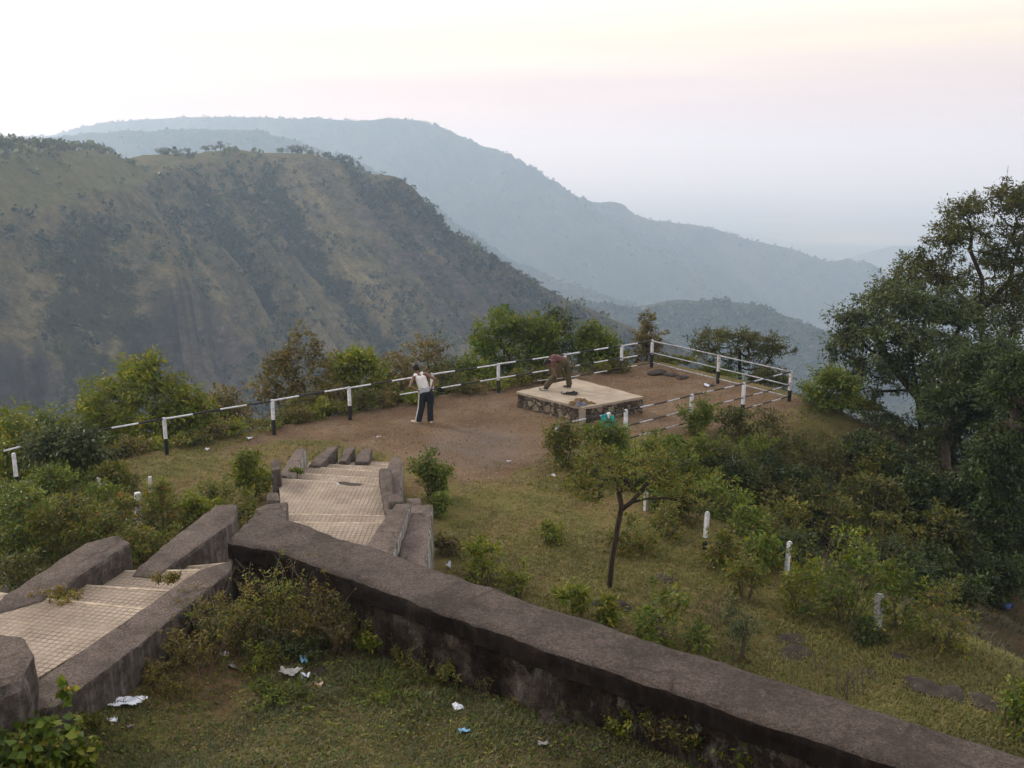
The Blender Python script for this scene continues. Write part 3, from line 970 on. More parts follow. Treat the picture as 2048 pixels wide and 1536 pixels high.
# broken tile edge on the wide landing
bq = [P(x, y, .756) for x, y in ((674, 964), (690, 963), (706, 966), (726, 967), (720, 971), (700, 971), (680, 968))]
bm = bmesh.new()
bm.faces.new([bm.verts.new(p) for p in bq])
M['broken'] = plain_mat('broken_mortar', (.045, .036, .030), .95, .5, 20)
bm_obj('broken_edge', bm, M['broken'], stairs)

# side walls: every piece is level with the step it starts from
sw = [
    ('plaster', quad([(-30, 1232), (10, 1190), (175, 1082), (238, 1066), (262, 1084), (82, 1202)], 2.475), 0.8, 1),
    ('plaster', quad([(262, 1150), (330, 1085), (432, 1010), (474, 1008), (470, 1040), (308, 1154)], 2.18), 0.6, 2),
    ('plaster', quad([(500, 1042), (512, 1016), (534, 1006), (576, 1003), (573, 1036), (540, 1050)], 1.55), 0.3, 3),
    ('plaster', quad([(532, 1000), (534, 985), (558, 983), (561, 999)], 1.35), 0.0, 4),
    ('plaster', quad([(541, 940), (543, 919), (560, 918), (561, 938)], 1.15), 0.0, 5),
    ('plaster_white', quad([(556, 952), (592, 896), (613, 895), (590, 951)], .80), -.2, 6),
    ('plaster', quad([(616, 930), (655, 893), (676, 893), (640, 932)], .50), -.2, 7),
    ('plaster', quad([(677, 921), (690, 894), (711, 894), (692, 922)], .36), -.2, 8),
    ('plaster', quad([(709, 922), (722, 897), (744, 896), (738, 922)], .26), -.2, 9),
    ('plaster_white', quad([(776, 990), (775, 930), (782, 913), (803, 912), (806, 930), (800, 992)], .86), -.2, 10),
    ('plaster', quad([(772, 1036), (757, 937), (763, 934), (782, 936), (791, 1000), (790, 1036)], 1.02), -.2, 11),
    ('plaster', quad([(776, 1004), (778, 988), (802, 984), (807, 1002)], 1.16), -.2, 12),
    ('plaster', quad([(812, 1012), (813, 995), (842, 993), (845, 1012)], 1.05), -.2, 13),
    ('plaster_white', quad([(700, 1130), (790, 1008), (823, 1006), (775, 1140)], 1.42), -.2, 14),
    ('plaster_white', quad([(790, 1142), (822, 1009), (866, 1008), (850, 1150)], 1.22), -.2, 15),
]
for mt, q, bz, sd in sw:
    prism(q, bz, M[mt], 'side_wall', stairs, seed=sd, rough=0.018, bev=0.05)
# curb on the outer side of the upper flight, and the wall end above it
curb = quad([(30, 1425), (62, 1372), (300, 1205), (395, 1140), (470, 1118), (462, 1142), (275, 1292), (112, 1412)], 2.475)
prism(curb, 1.2, M['plaster'], 'curb', stairs, seed=31, rough=0.018, bev=0.03)
we = quad([(-110, 1290), (-60, 1262), (10, 1256), (50, 1276), (70, 1305), (52, 1352), (-60, 1400)], 3.05)
prism(we, 1.4, M['plaster'], 'side_wall', stairs, seed=33, rough=0.03, bev=0.11)

# ------------------------------------------------------------------ upper ground in front of the big parapet
def zt(px):
    return 2.75 + 0.0 * px


near_px = [(455, 1082), (556, 1100), (644, 1133), (717, 1161), (819, 1200), (992, 1262), (1131, 1310), (1236, 1345), (1350, 1382), (1524, 1443), (1664, 1487), (1786, 1527), (1960, 1585)]
far_px = [(509, 1030), (546, 1022), (585, 1040), (688, 1075), (743, 1092), (805, 1112), (980, 1172), (1079, 1206), (1254, 1262), (1350, 1293), (1538, 1350), (1699, 1401), (1874, 1455), (2048, 1509), (2200, 1558)]
NE = np.array([P(x, y, zt(x)) for x, y in near_px])
FE = np.array([P(x, y, zt(x)) for x, y in far_px])


def same_len(p, n=20):
    l = np.concatenate([[0], np.cumsum(np.linalg.norm(np.diff(p[:, :2], axis=0), axis=1))])
    t_ = np.linspace(0, l[-1], n)
    return np.stack([np.interp(t_, l, p[:, k]) for k in range(3)], -1)


PW = (same_len(NE) + same_len(FE)) / 2


def uz(X, Y):
    X = np.asarray(X, float)
    Y = np.asarray(Y, float)
    # along the foot of the wall the ground is ~0.8 m under its top; it climbs towards the viewer
    base = 1.93 + 0.02 * X
    cd = (X + 4.45) - (Y - 8.8) * 0.235
    base = base + 0.22 * sstep(1.3, 0.1, cd) * sstep(12.3, 11.0, Y)
    z = base + 0.06 * np.maximum(9.5 - Y, 0) + 0.55 * np.maximum(6.6 - Y, 0)
    z = z + 0.10 * fbm(X * 0.9, Y * 0.9, 4, 51) + 0.03 * fbm(X * 5, Y * 5, 3, 53)
    return z


UP = np.array([PW[0][:2]] + [p[:2] for p in PW[1:]] + [(9, -4), (-6.5, -4), (-6.5, 7.9), (-5.2, 8.5), P(60, 1420, 2.47)[:2], P(200, 1310, 2.47)[:2], P(440, 1135, 2.47)[:2]])
xs2, ys2 = np.arange(-6.6, 9.2, 0.09), np.arange(-4.2, 13.2, 0.09)
UX, UY = np.meshgrid(xs2, ys2)
UZ = uz(UX, UY)
usd = poly_sd(UX, UY, UP)
Fg = grid_faces(len(xs2), len(ys2))
ok = (usd.ravel()[Fg] < 0.12).all(axis=1)
used = np.unique(Fg[ok])
remap = np.full(UX.size, -1)
remap[used] = np.arange(len(used))
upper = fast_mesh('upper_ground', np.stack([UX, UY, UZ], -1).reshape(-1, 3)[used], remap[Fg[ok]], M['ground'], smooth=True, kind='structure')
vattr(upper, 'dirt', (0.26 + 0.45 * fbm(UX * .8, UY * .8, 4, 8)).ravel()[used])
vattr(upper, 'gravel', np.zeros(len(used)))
# ground colour turns darker close along the walls
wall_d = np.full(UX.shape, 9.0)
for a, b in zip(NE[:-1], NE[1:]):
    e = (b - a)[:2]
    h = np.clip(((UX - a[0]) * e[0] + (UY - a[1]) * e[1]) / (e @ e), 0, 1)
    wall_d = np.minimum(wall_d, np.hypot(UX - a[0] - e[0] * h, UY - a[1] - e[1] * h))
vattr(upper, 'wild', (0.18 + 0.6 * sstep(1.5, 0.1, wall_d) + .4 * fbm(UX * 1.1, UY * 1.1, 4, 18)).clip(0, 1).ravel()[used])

# ------------------------------------------------------------------ big parapet
par = thing('parapet_wall', 'long weathered concrete topped parapet wall slanting across the foreground', 'wall')


def strip_block(a, b, z_off_top, z_bot, mat, name, parent, seed, inset=0.0, step_len=0.09, across=10, rough=0.015, edge_r=0.03):
    """block whose plan is the strip between polylines a (near) and b (far), top at their own z"""
    def resamp(p, n):
        s = np.concatenate([[0], np.cumsum(np.linalg.norm(np.diff(p[:, :2], axis=0), axis=1))])
        t = np.linspace(0, s[-1], n)
        return np.stack([np.interp(t, s, p[:, k]) for k in range(3)], -1)
    L = np.linalg.norm(np.diff(a[:, :2], axis=0), axis=1).sum()
    n = int(L / step_len)
    A, B = resamp(a, n), resamp(b, n)
    if inset:
        d = (B - A)
        d /= np.linalg.norm(d[:, :2], axis=1, keepdims=True)
        A, B = A + d * inset, B - d * inset
    k = across
    w = np.linspace(0, 1, k)
    top = A[:, None, :] * (1 - w)[None, :, None] + B[:, None, :] * w[None, :, None]
    top[:, :, 2] += z_off_top
    top[:, 0, 2] -= edge_r
    top[:, -1, 2] -= edge_r
    m = max(3, int((z_off_top - z_bot) / 0.09))
    prof = []
    for sgn, side in ((0, A), (1, B)):
        zz = np.linspace(0, 1, m + 1)[1:]
        f = np.repeat(side[:, None, :], m, axis=1)
        f[:, :, 2] = (side[:, 2:3] + z_off_top - edge_r) * (1 - zz) + (side[:, 2:3] + z_bot) * zz
        prof.append(f)
    ring = np.concatenate([prof[0][:, ::-1], top, prof[1]], axis=1)
    nr = ring.shape[1]
    c = ring.mean(axis=1, keepdims=True)
    out = ring - c
    out[:, :, 2] = 0
    V = ring.reshape(-1, 3)
    O = out.reshape(-1, 3)
    O = O / (np.linalg.norm(O, axis=1, keepdims=True) + 1e-6)
    is_top = np.zeros((n, nr), bool)
    is_top[:, m + 1:m + k - 1] = True
    is_edge = np.zeros((n, nr), bool)
    is_edge[:, m] = is_edge[:, m + k - 1] = True
    s_co = np.repeat(np.arange(n) * step_len, nr)
    n1 = fbm(s_co * 2.2, V[:, 2] * 3 + V[:, 1], 4, seed) + 0.8 * fbm(s_co * 8, V[:, 2] * 9 + V[:, 1] * 4, 3, seed + 5)
    side_m = ~is_top.ravel()
    V = V + O * (n1 * rough * side_m)[:, None] * (1 + 0.8 * is_edge.ravel())[:, None]
    V[:, 2] += np.where(is_top.ravel(), 0.006 * fbm(V[:, 0] * 6, V[:, 1] * 6, 3, seed), 0)
    i = np.arange(n - 1)[:, None] * nr + np.arange(nr - 1)[None, :]
    F = np.stack([i, i + 1, i + nr + 1, i + nr], -1).reshape(-1, 4)
    # end caps
    caps = []
    for e in (0, n - 1):
        ids = e * nr + np.arange(nr)
        h = nr // 2
        kk = min(h, nr - h) - 1
        for q in range(kk):
            caps.append([ids[q], ids[q + 1], ids[nr - 2 - q], ids[nr - 1 - q]])
    caps = np.array(caps)
    half = len(caps) // 2
    return fast_mesh(name, V, np.concatenate([F, caps[:half], caps[half:, ::-1]]), mat, parent)


strip_block(NE, FE, 0.0, -0.24, M['coping'], 'coping', par, 3, rough=0.03)
NEb, FEb = NE.copy(), FE.copy()
strip_block(NEb, FEb, -0.235, -3.0, M['rubble'], 'masonry', par, 9, inset=0.06, rough=0.055)

# ------------------------------------------------------------------ platform
plat_c = np.mean([P(*p, .5)[:2] for p in [(1033, 783), (1150, 757), (1287, 793), (1165, 815)]], axis=0)
platform = thing('stone_platform', 'square stone masonry platform with a pale concrete top on the red terrace', 'platform', (plat_c[0], plat_c[1], 0))
pq = [(np.array(P(*p, .5)[:2]) - plat_c) for p in [(1033, 783), (1165, 815), (1287, 793), (1150, 757)]]
prism([(p[0], p[1], .5) for p in pq], .425, M['slab'], 'slab', platform, cuts=.12, rough=.012, seed=3, bev=.012)
prism([(p[0] * .985, p[1] * .985, .425) for p in pq], -.3, M['platform_stone'], 'masonry', platform, cuts=.10, rough=.028, seed=4, bev=0)
qx, qy = pq[1] * .992
prism([(qx - .10, qy + .02, .424), (qx, qy - .01, .424), (qx + .10, qy + .04, .424), (qx, qy + .10, .424)], -.3, M['slab'], 'corner_pillar', platform, cuts=.1, rough=.008, seed=5, bev=0)

# ------------------------------------------------------------------ railing
rail_t = thing('railing', 'black and white banded pipe railing round the terrace edge', 'railing', (*P(1304, 735)[:2], 0))
r0 = np.array(rail_t.location)


def banded_tube(a, b, r, parent, band=0.74, first=1, sag=0.0, seed=0, name='rail', mats=('white_paint', 'black_paint')):
    a, b = np.array(a, float), np.array(b, float)
    L = np.linalg.norm(b - a)
    nb = max(1, round(L / band))
    n = nb * 2 + 1
    f = np.linspace(0, 1, n)
    pts = a + (b - a) * f[:, None]
    pts[:, 2] += 0.018 * fbm(f * L * .5, f * 0 + seed, 2, 5)
    V, F = tube_arrays([(pts - r0, np.full(n, r))], 8)
    idx = ((np.repeat(np.arange(n - 1), 8) // 2) + first) % 2
    midx = np.concatenate([idx, np.full(16, first)])
    return fast_mesh(name, V, F, [M[m_] for m_ in mats], parent, midx=midx)


def square_post(x, y, z0, z1, parent, split=0.5, w=0.040, lean=(0, 0), mats=('black_paint', 'white_paint'), origin=None, rz=0.6, name='post'):
    o0 = r0 if origin is None else origin
    bm = bmesh.new()
    rows = []
    for f in (0, split, 1):
        z = z0 + (z1 - z0) * f
        c, s = math.cos(rz), math.sin(rz)
        cx, cy = x + lean[0] * (z - z0), y + lean[1] * (z - z0)
        rows.append([bm.verts.new((cx + (c * u - s * v) * w - o0[0], cy + (s * u + c * v) * w - o0[1], z - o0[2])) for u, v in ((-1, -1), (1, -1), (1, 1), (-1, 1))])
    for k in range(2):
        for i in range(4):
            f = bm.faces.new((rows[k][i], rows[k][(i + 1) % 4], rows[k + 1][(i + 1) % 4], rows[k + 1][i]))
            f.material_index = k
    f = bm.faces.new(rows[2])
    f.material_index = 1
    e = [e for e in bm.edges if all(v in rows[2] for v in e.verts)]
    bmesh.ops.bevel(bm, geom=e, offset=.008, segments=1, affect='EDGES')
    return bm_obj(name, bm, [M[m] for m in mats], parent)


TOP = .95
left_posts = [(110, 958), (333, 910), (549, 868), (702, 837), (866, 805), (997, 785), (1129, 765), (1243, 746), (1304, 735)]
LP = [np.array(P(*p)) for p in left_posts]
# keep the posts on one straight line in plan
cl = np.polyfit([p[0] for p in LP], [p[1] for p in LP], 1)
LP = [np.array((p[0], np.polyval(cl, p[0]) * .5 + p[1] * .5, 0)) for p in LP]
for p in LP[:-1]:
    g = float(gz(p[0], p[1]))
    square_post(p[0], p[1], g - .25, TOP + .03, rail_t, split=.55)
cor = LP[-1]
square_post(cor[0], cor[1], -.4, TOP + .05, rail_t, split=.62)
p36 = np.array(P(36, 985))
square_post(p36[0], p36[1], float(gz(p36[0], p36[1])) - .3, .93, rail_t, split=.56)
tstart = np.array(P(8, 902, TOP))
ce = cor.copy()
offs = np.array((-.0, -.06, 0))
path = [tstart] + [p + np.array((0, 0, TOP)) for p in LP]
for a, b in zip(path[:-1], path[1:]):
    banded_tube(a, b, .024, rail_t, first=0 if a is not tstart else 0, seed=a[0])
m_st = np.array(P(800, 790, .50))
mid = [m_st] + [p + np.array((0, -.07, .52)) for p in LP[5:]]
for a, b in zip(mid[:-1], mid[1:]):
    banded_tube(a, b, .021, rail_t, first=0, seed=a[0] + 3)
l_st = np.array(P(1075, 761, .14))
low = [l_st] + [p + np.array((0, -.07, .16)) for p in LP[6:]]
for a, b in zip(low[:-1], low[1:]):
    banded_tube(a, b, .019, rail_t, first=0, seed=a[0] + 7)
# far side
fc = np.array(P(1582, 744, TOP))
fm = np.array(P(1438, 711, TOP))
for q, lo_, sp in ((fm, -.3, .55), (fc, -1.2, .72)):
    square_post(q[0], q[1], lo_, TOP + .04, rail_t, split=sp, mats=('black_paint', 'old_white'))
for zz in (TOP, .52, .16):
    a, b, c = (np.array((p[0], p[1], zz)) for p in (cor, fm, fc))
    banded_tube(a, b, .022, rail_t, band=.9, first=1, seed=zz, mats=('grey_paint', 'grey_paint'))
    banded_tube(b, c, .022, rail_t, band=.9, first=1, seed=zz + 1, mats=('grey_paint', 'grey_paint'))
# right side
rp = [np.array(P(x, y, TOP)) for x, y in ((1115, 850), (1252, 822), (1384, 791), (1488, 768))] + [fc]
for q in rp[1:-1]:
    square_post(q[0], q[1], float(gz(q[0], q[1])) - .3, TOP + .04, rail_t, split=.5)
square_post(rp[0][0], rp[0][1], float(gz(rp[0][0], rp[0][1])) - .3, TOP + .03, rail_t, split=.8)
for a, b in zip(rp[:-1], rp[1:]):
    banded_tube(a, b, .022, rail_t, band=.5, first=1, seed=a[0] + 20, mats=('dull_white', 'black_paint'))
for zz, k0 in ((.54, 1), (.18, 1)):
    for a, b in zip(rp[k0:-1], rp[k0 + 1:]):
        banded_tube((a[0], a[1], zz), (b[0], b[1], zz), .020, rail_t, band=.5, first=1, seed=a[0] + 30 + zz, mats=('dull_white', 'black_paint'))


# single posts without rails
def lone_post(px, py_base, py_top, label, split=.5, lean=(0, 0), mats=('black_paint', 'white_paint'), w=.034, name='marker_post'):
    b = hit(px, py_base)
    t = PD(px, py_top, b[1])
    o = thing(name, label, 'post', tuple(b), group='old fence posts left without rails')
    ob = square_post(b[0], b[1], b[2] - .3, t[2], o, split=split, lean=lean, mats=mats, w=w, origin=b)
    return o


lone_post(1190, 948, 900, 'short white post at the foot of the bushes by the right railing end', .1)
lone_post(1291, 1022, 984, 'peeling pale post showing behind the forked branches of the small tree', .3, mats=('black_paint', 'old_white'))
lone_post(1408, 1100, 1024, 'upright post with white top and black foot on the bare turf', .52, (.03, 0))
lone_post(1571, 1150, 1083, 'leaning white post among the shrubs to the right of the black footed post', .3, (.04, 0))
lone_post(1753, 1262, 1188, 'grey white post half buried in the largest green bush', .35, mats=('black_paint', 'old_white'), w=.05)
lone_post(201, 1000, 955, 'thin cream post in the green undergrowth, nearest the leafy bush over the rail', .2, mats=('old_white', 'old_white'))
lone_post(301, 1005, 953, 'white peeling post beside the grass, above the orange flowered shrubs', .2, (.04, 0), mats=('old_white', 'old_white'))
lone_post(275, 1050, 985, 'greyish stained post behind a forked twig in the flowering shrubs', .2, (.06, 0), mats=('old_white', 'old_white'), w=.055)
lone_post(107, 985, 930, 'leaning pale post under the leafy bush that covers the left railing', .2, (-.06, 0), mats=('old_white', 'old_white'))

# ------------------------------------------------------------------ people
def fuse(name, caps, voxel, mats, parent, smooth_it=4, paint=None):
    """one continuous skin grown over tapered capsules: rows (a, b, ra, rb[, flatten])"""
    bm = bmesh.new()
    for c in caps:
        a, b, ra, rb = Vector(c[0]), Vector(c[1]), c[2], c[3]
        d = b - a
        L = d.length
        rot = d.to_track_quat('Z', 'Y').to_matrix().to_4x4() if L > 1e-6 else Matrix()
        seg = 14
        rings = []
        zs = []
        for k in range(4):
            th = -math.pi / 2 + (k + .5) * math.pi / 8
            zs.append((ra * math.sin(th), ra * math.cos(th)))
        for k in range(4):
            th = (k + .5) * math.pi / 8
            zs.append((L + rb * math.sin(th), rb * math.cos(th)))
        for z, r in zs:
            rings.append([bm.verts.new(a + (rot @ Vector((r * math.cos(t), r * math.sin(t), z)))) for t in [2 * math.pi * i / seg for i in range(seg)]])
        for r0_, r1_ in zip(rings[:-1], rings[1:]):
            for i in range(seg):
                bm.faces.new((r0_[i], r0_[(i + 1) % seg], r1_[(i + 1) % seg], r1_[i]))
        bm.faces.new(rings[0][::-1])
        bm.faces.new(rings[-1])
    me = bpy.data.meshes.new(name)
    bm.to_mesh(me)
    bm.free()
    o = bpy.data.objects.new(name, me)
    COL.objects.link(o)
    md = o.modifiers.new('r', 'REMESH')
    md.mode = 'VOXEL'
    md.voxel_size = voxel
    ms = o.modifiers.new('s', 'SMOOTH')
    ms.iterations = smooth_it
    ms.factor = .5
    dg = bpy.context.evaluated_depsgraph_get()
    dg.update()
    me2 = bpy.data.meshes.new_from_object(o.evaluated_get(dg))
    me2.name = name
    o.modifiers.clear()
    o.data = me2
    bpy.data.meshes.remove(me)
    me2.materials.clear()
    for m in mats:
        me2.materials.append(m)
    n = len(me2.polygons)
    me2.polygons.foreach_set('use_smooth', [True] * n)
    if paint:
        for p in me2.polygons:
            p.material_index = paint(p.center)
    o.parent = parent
    return o


M['skin'] = plain_mat('skin_brown', (.155, .075, .048), .5, .15, 20, .4)
M['hair'] = plain_mat('hair_black', (.012, .010, .010), .6, .3, 40)
M['vest'] = plain_mat('white_cotton', (.66, .65, .66), .85, .08, 10)
M['band'] = plain_mat('grey_cotton', (.34, .36, .40), .85, .12, 10)
M['navy'] = plain_mat('navy_cloth', (.016, .017, .024), .8, .25, 12)
M['stripe'] = plain_mat('white_stripe', (.55, .55, .54), .8, .1, 10)
M['cream_shoe'] = plain_mat('cream_shoe', (.62, .50, .40), .7, .12, 14)
M['maroon'] = plain_mat('maroon_cloth', (.105, .047, .046), .85, .22, 12)
M['olive'] = plain_mat('olive_cloth', (.070, .056, .030), .85, .25, 12)
M['shoe_dark'] = plain_mat('dark_shoe', (.02, .02, .022), .6, .3, 14)


def V3(*a):
    return np.array(a, float)


def hand(wrist, d, up, sgn, curl=.5):
    """palm, four unequal bent fingers and a thumb as capsules"""
    d = np.array(d, float) / np.linalg.norm(d)
    up = np.array(up, float)
    s = np.cross(d, up)
    s /= np.linalg.norm(s)
    up = np.cross(s, d)
    w = np.array(wrist, float)
    caps = []
    for k, (off, L) in enumerate(((-.030, .062), (-.010, .075), (.011, .07), (.030, .055))):
        k0 = w + d * .085 + s * off
        caps.append((w + d * .015 + s * off * .6, k0, .014, .0125))
        d1 = d * math.cos(curl * .6) - up * math.sin(curl * .6)
        k1 = k0 + d1 * L * .52
        d2 = d * math.cos(curl * 1.5) - up * math.sin(curl * 1.5)
        k2 = k1 + d2 * L * .48
        caps += [(k0, k1, .0095, .009), (k1, k2, .009, .0078)]
    t0 = w + d * .03 - s * sgn * .025
    t1 = t0 + (d * .6 - s * sgn * .8) * .035 - up * .01
    t2 = t1 + (d * .9 - s * sgn * .3) * .032 - up * .012
    caps += [(w + d * .01, t0, .014, .013), (t0, t1, .012, .011), (t1, t2, .011, .009)]
    return caps


def head_caps(c, face, up):
    """c centre of the skull; face, up unit directions"""
    c, f, u = np.array(c, float), np.array(face, float), np.array(up, float)
    f /= np.linalg.norm(f)
    s = np.cross(f, u)
    s /= np.linalg.norm(s)
    u = np.cross(s, f)
    g = lambda a, b, d_: c + s * a + f * b + u * d_
    caps = [(g(0, -.02, .03), g(0, .02, .02), .085, .08), (g(0, .02, -.02), g(0, .05, -.085), .066, .036),
            (g(-.03, .03, -.06), g(.03, .03, -.06), .042, .042),
            (g(0, .085, .005), g(0, .108, -.028), .011, .016),            # nose
            (g(-.022, .083, -.064), g(.022, .083, -.064), .010, .010),      # mouth
            (g(-.05, .07, .022), g(.05, .07, .022), .016, .016)]           # brow
    for sg in (-1, 1):
        caps += [(g(sg * .082, -.005, .0), g(sg * .088, -.012, -.035), .014, .010)]  # ears
    return caps, g


def hair_caps(g):
    return [(g(0, -.03, .045), g(0, .015, .05), .086, .080), (g(-.02, -.05, -.01), g(.02, -.05, -.01), .068, .068), (g(-.045, -.015, .03), g(-.045, .02, .04), .05, .045), (g(.045, -.015, .03), g(.045, .02, .04), .05, .045)]


# the man by the railing: seen from behind, swaying to his left, hands on the hips
b1 = hit(850, 846)
man = thing('person', 'man seen from behind in white vest and navy striped track trousers, hands on hips', 'person', tuple(b1), group=None)
pel, wai, che, nec = V3(.06, 0, .86), V3(.0, .01, 1.03), V3(-.10, .04, 1.26), V3(-.185, .07, 1.43)
sl, sr = V3(-.30, .02, 1.34), V3(.045, .06, 1.42)
el, hl_ = V3(-.385, -.14, 1.10), V3(-.19, -.10, .985)
er, hr_ = V3(.295, .0, 1.285), V3(.205, -.07, 1.02)
hdc = V3(-.245, .115, 1.585)
hc, hg = head_caps(hdc, (-.55, .8, -.12), (-.22, .12, 1))
kl, al = V3(-.09, .02, .46), V3(-.19, -.02, .085)
kr, ar = V3(.155, .03, .47), V3(.155, .0, .085)
legs = [(pel + V3(-.09, 0, -.02), kl, .088, .060), (kl, al, .058, .040), (pel + V3(.09, 0, -.02), kr, .088, .060), (kr, ar, .058, .040)]
body = [(pel + V3(-.07, 0, 0), pel + V3(.07, 0, 0), .105, .105), (pel, wai, .11, .10), (wai + V3(-.04, 0, 0), che + V3(-.05, 0, 0), .088, .105), (wai + V3(.04, 0, 0), che + V3(.05, 0, 0), .088, .105),
        (che, nec - V3(-.02, 0, .06), .10, .08), (sl + V3(.04, 0, .0), sr - V3(.04, 0, 0), .062, .062), (nec - V3(0, 0, .05), hdc - V3(-.01, .03, .06), .056, .05),
        (sl, el, .052, .040), (el, hl_, .040, .027), (sr, er, .052, .040), (er, hr_, .040, .027),
        (al, al + V3(-.14, .06, -.05), .035, .03), (ar, ar + V3(-.05, .15, -.05), .035, .03)]
body += legs + hc + hand(hl_, (.8, .5, -.35), (-.5, -.2, .6), 1, .6) + hand(hr_, (-.75, .45, -.45), (.6, -.2, .6), -1, .6)
fuse('body', body, .011, [M['skin']], man, 2)
fuse('hair', hair_caps(hg), .012, [M['hair']], man, 2)
vest = [(wai + V3(-.05, 0, -.03), che + V3(-.055, 0, .04), .098, .112), (wai + V3(.05, 0, -.03), che + V3(.055, 0, .04), .098, .112), (wai, che, .105, .118),
        (che + V3(-.05, -.01, .05), sl * .5 + nec * .5 + V3(0, -.01, .0), .075, .066), (che + V3(.05, -.01, .05), sr * .5 + nec * .5 + V3(0, -.01, .0), .075, .066)]
fuse('vest', vest, .013, [M['vest']], man, 3)
fuse('waistband', [(wai + V3(-.07, 0, -.10), wai + V3(.09, 0, -.08), .118, .116), (wai + V3(-.03, 0, -.02), wai + V3(.05, 0, -.03), .112, .112)], .013, [M['band']], man, 3)
tr = [(pel + V3(-.08, 0, .0), pel + V3(.08, 0, .02), .122, .122), (pel + V3(-.10, 0, -.05), kl, .112, .092), (kl, al + V3(.02, 0, .03), .090, .092), (pel + V3(.10, 0, -.05), kr, .112, .092), (kr, ar + V3(0, 0, .03), .090, .094)]
fuse('trousers', tr, .014, [M['navy']], man, 3)
st = []
for a, b in ((pel + V3(-.205, -.03, -.02), kl + V3(-.088, -.03, 0)), (kl + V3(-.088, -.03, 0), al + V3(-.068, -.035, .0))):
    st.append((a, b, .022, .022))
fuse('side_stripe', st, .010, [M['stripe']], man, 1)
fuse('shoe', [(al + V3(.02, -.01, -.045), al + V3(-.19, .07, -.05), .045, .036), (al + V3(0, 0, .0), al + V3(-.02, 0, -.03), .045, .045)], .011, [M['cream_shoe']], man, 3)
fuse('shoe', [(ar + V3(.02, -.04, -.04), ar + V3(-.06, .15, -.05), .046, .036), (ar + V3(0, -.02, .0), ar + V3(-.01, 0, -.03), .046, .045)], .011, [M['cream_shoe']], man, 3)

# the man on the platform: bending forward, hands at the front knee
bx, by, _ = P(1115, 778, .505)
man2 = thing('person', 'man in maroon shirt and olive trousers bending over on the stone platform', 'person', (bx, by, .505))
pel = V3(.19, .02, .86)
che, nec, hdc = V3(-.11, -.04, .97), V3(-.22, -.06, .93), V3(-.30, -.075, .83)
hlf, hrg = V3(.13, -.09, .84), V3(.23, .10, .84)
kl, al = V3(-.08, -.13, .47), V3(-.36, -.17, .09)
kr, ar = V3(.31, .14, .46), V3(.36, .15, .09)
s1, s2 = V3(-.14, -.20, .90), V3(-.16, .12, .92)
e1, h1 = V3(-.17, -.22, .645), V3(-.05, -.225, .44)
e2, h2 = V3(-.15, .08, .655), V3(-.06, -.06, .46)
hc, hg = head_caps(hdc, (-.35, 0, -.9), (-.85, 0, .4))
body = [(pel + V3(-.02, -.07, 0), pel + V3(.03, .07, 0), .105, .105), (pel, che + V3(.08, 0, .0), .10, .105), (che + V3(.02, -.05, 0), nec + V3(.05, -.03, 0), .105, .07), (che + V3(.02, .05, 0), nec + V3(.05, .03, 0), .105, .07),
        (s1, s2, .062, .062), (nec + V3(.04, 0, 0), hdc + V3(.04, 0, .05), .056, .05), (s1, e1, .05, .039), (e1, h1, .039, .027), (s2, e2, .05, .039), (e2, h2, .039, .027),
        (hlf, kl, .088, .06), (kl, al, .058, .04), (hrg, kr, .088, .06), (kr, ar, .058, .04), (al, al + V3(-.15, -.02, -.05), .035, .03), (ar, ar + V3(-.12, .03, -.05), .035, .03)]
body += hc + hand(h1, (.25, 0, -1), (1, 0, .2), 1, .4) + hand(h2, (.1, -.3, -1), (1, 0, .2), -1, .4)
fuse('body', body, .011, [M['skin']], man2, 2)
fuse('hair', hair_caps(hg), .012, [M['hair']], man2, 2)
sh = [(pel + V3(-.03, -.04, .03), che + V3(.0, -.05, .0), .112, .118), (pel + V3(-.03, .04, .03), che + V3(0, .05, .0), .112, .118), (che + V3(0, -.03, 0), nec + V3(.05, 0, .0), .118, .078), (s1 + V3(.02, .03, 0), s2, .075, .075),
      (s1, s1 + (e1 - s1) * .5, .066, .062), (s2, s2 + (e2 - s2) * .5, .066, .062)]
fuse('shirt', sh, .013, [M['maroon']], man2, 3)
tr = [(pel + V3(.0, -.06, -.01), pel + V3(.03, .06, -.01), .122, .122), (hlf, kl, .112, .085), (kl, al + V3(.03, 0, .06), .084, .098), (hrg, kr, .112, .085), (kr, ar + V3(0, 0, .05), .084, .096)]
fuse('trousers', tr, .014, [M['olive']], man2, 3)
fuse('shoe', [(al + V3(.03, 0, -.045), al + V3(-.18, -.02, -.05), .044, .036), (al, al + V3(-.03, 0, -.04), .046, .04)], .011, [M['shoe_dark'], M['stripe']], man2, 3, paint=lambda c: 1 if (c.z < .035 or abs(c.x + .46) < .035) else 0)
fuse('shoe', [(ar + V3(.03, 0, -.045), ar + V3(-.15, .04, -.05), .044, .036), (ar, ar + V3(-.03, 0, -.04), .046, .04)], .011, [M['shoe_dark'], M['stripe']], man2, 3, paint=lambda c: 1 if c.z < .03 else 0)

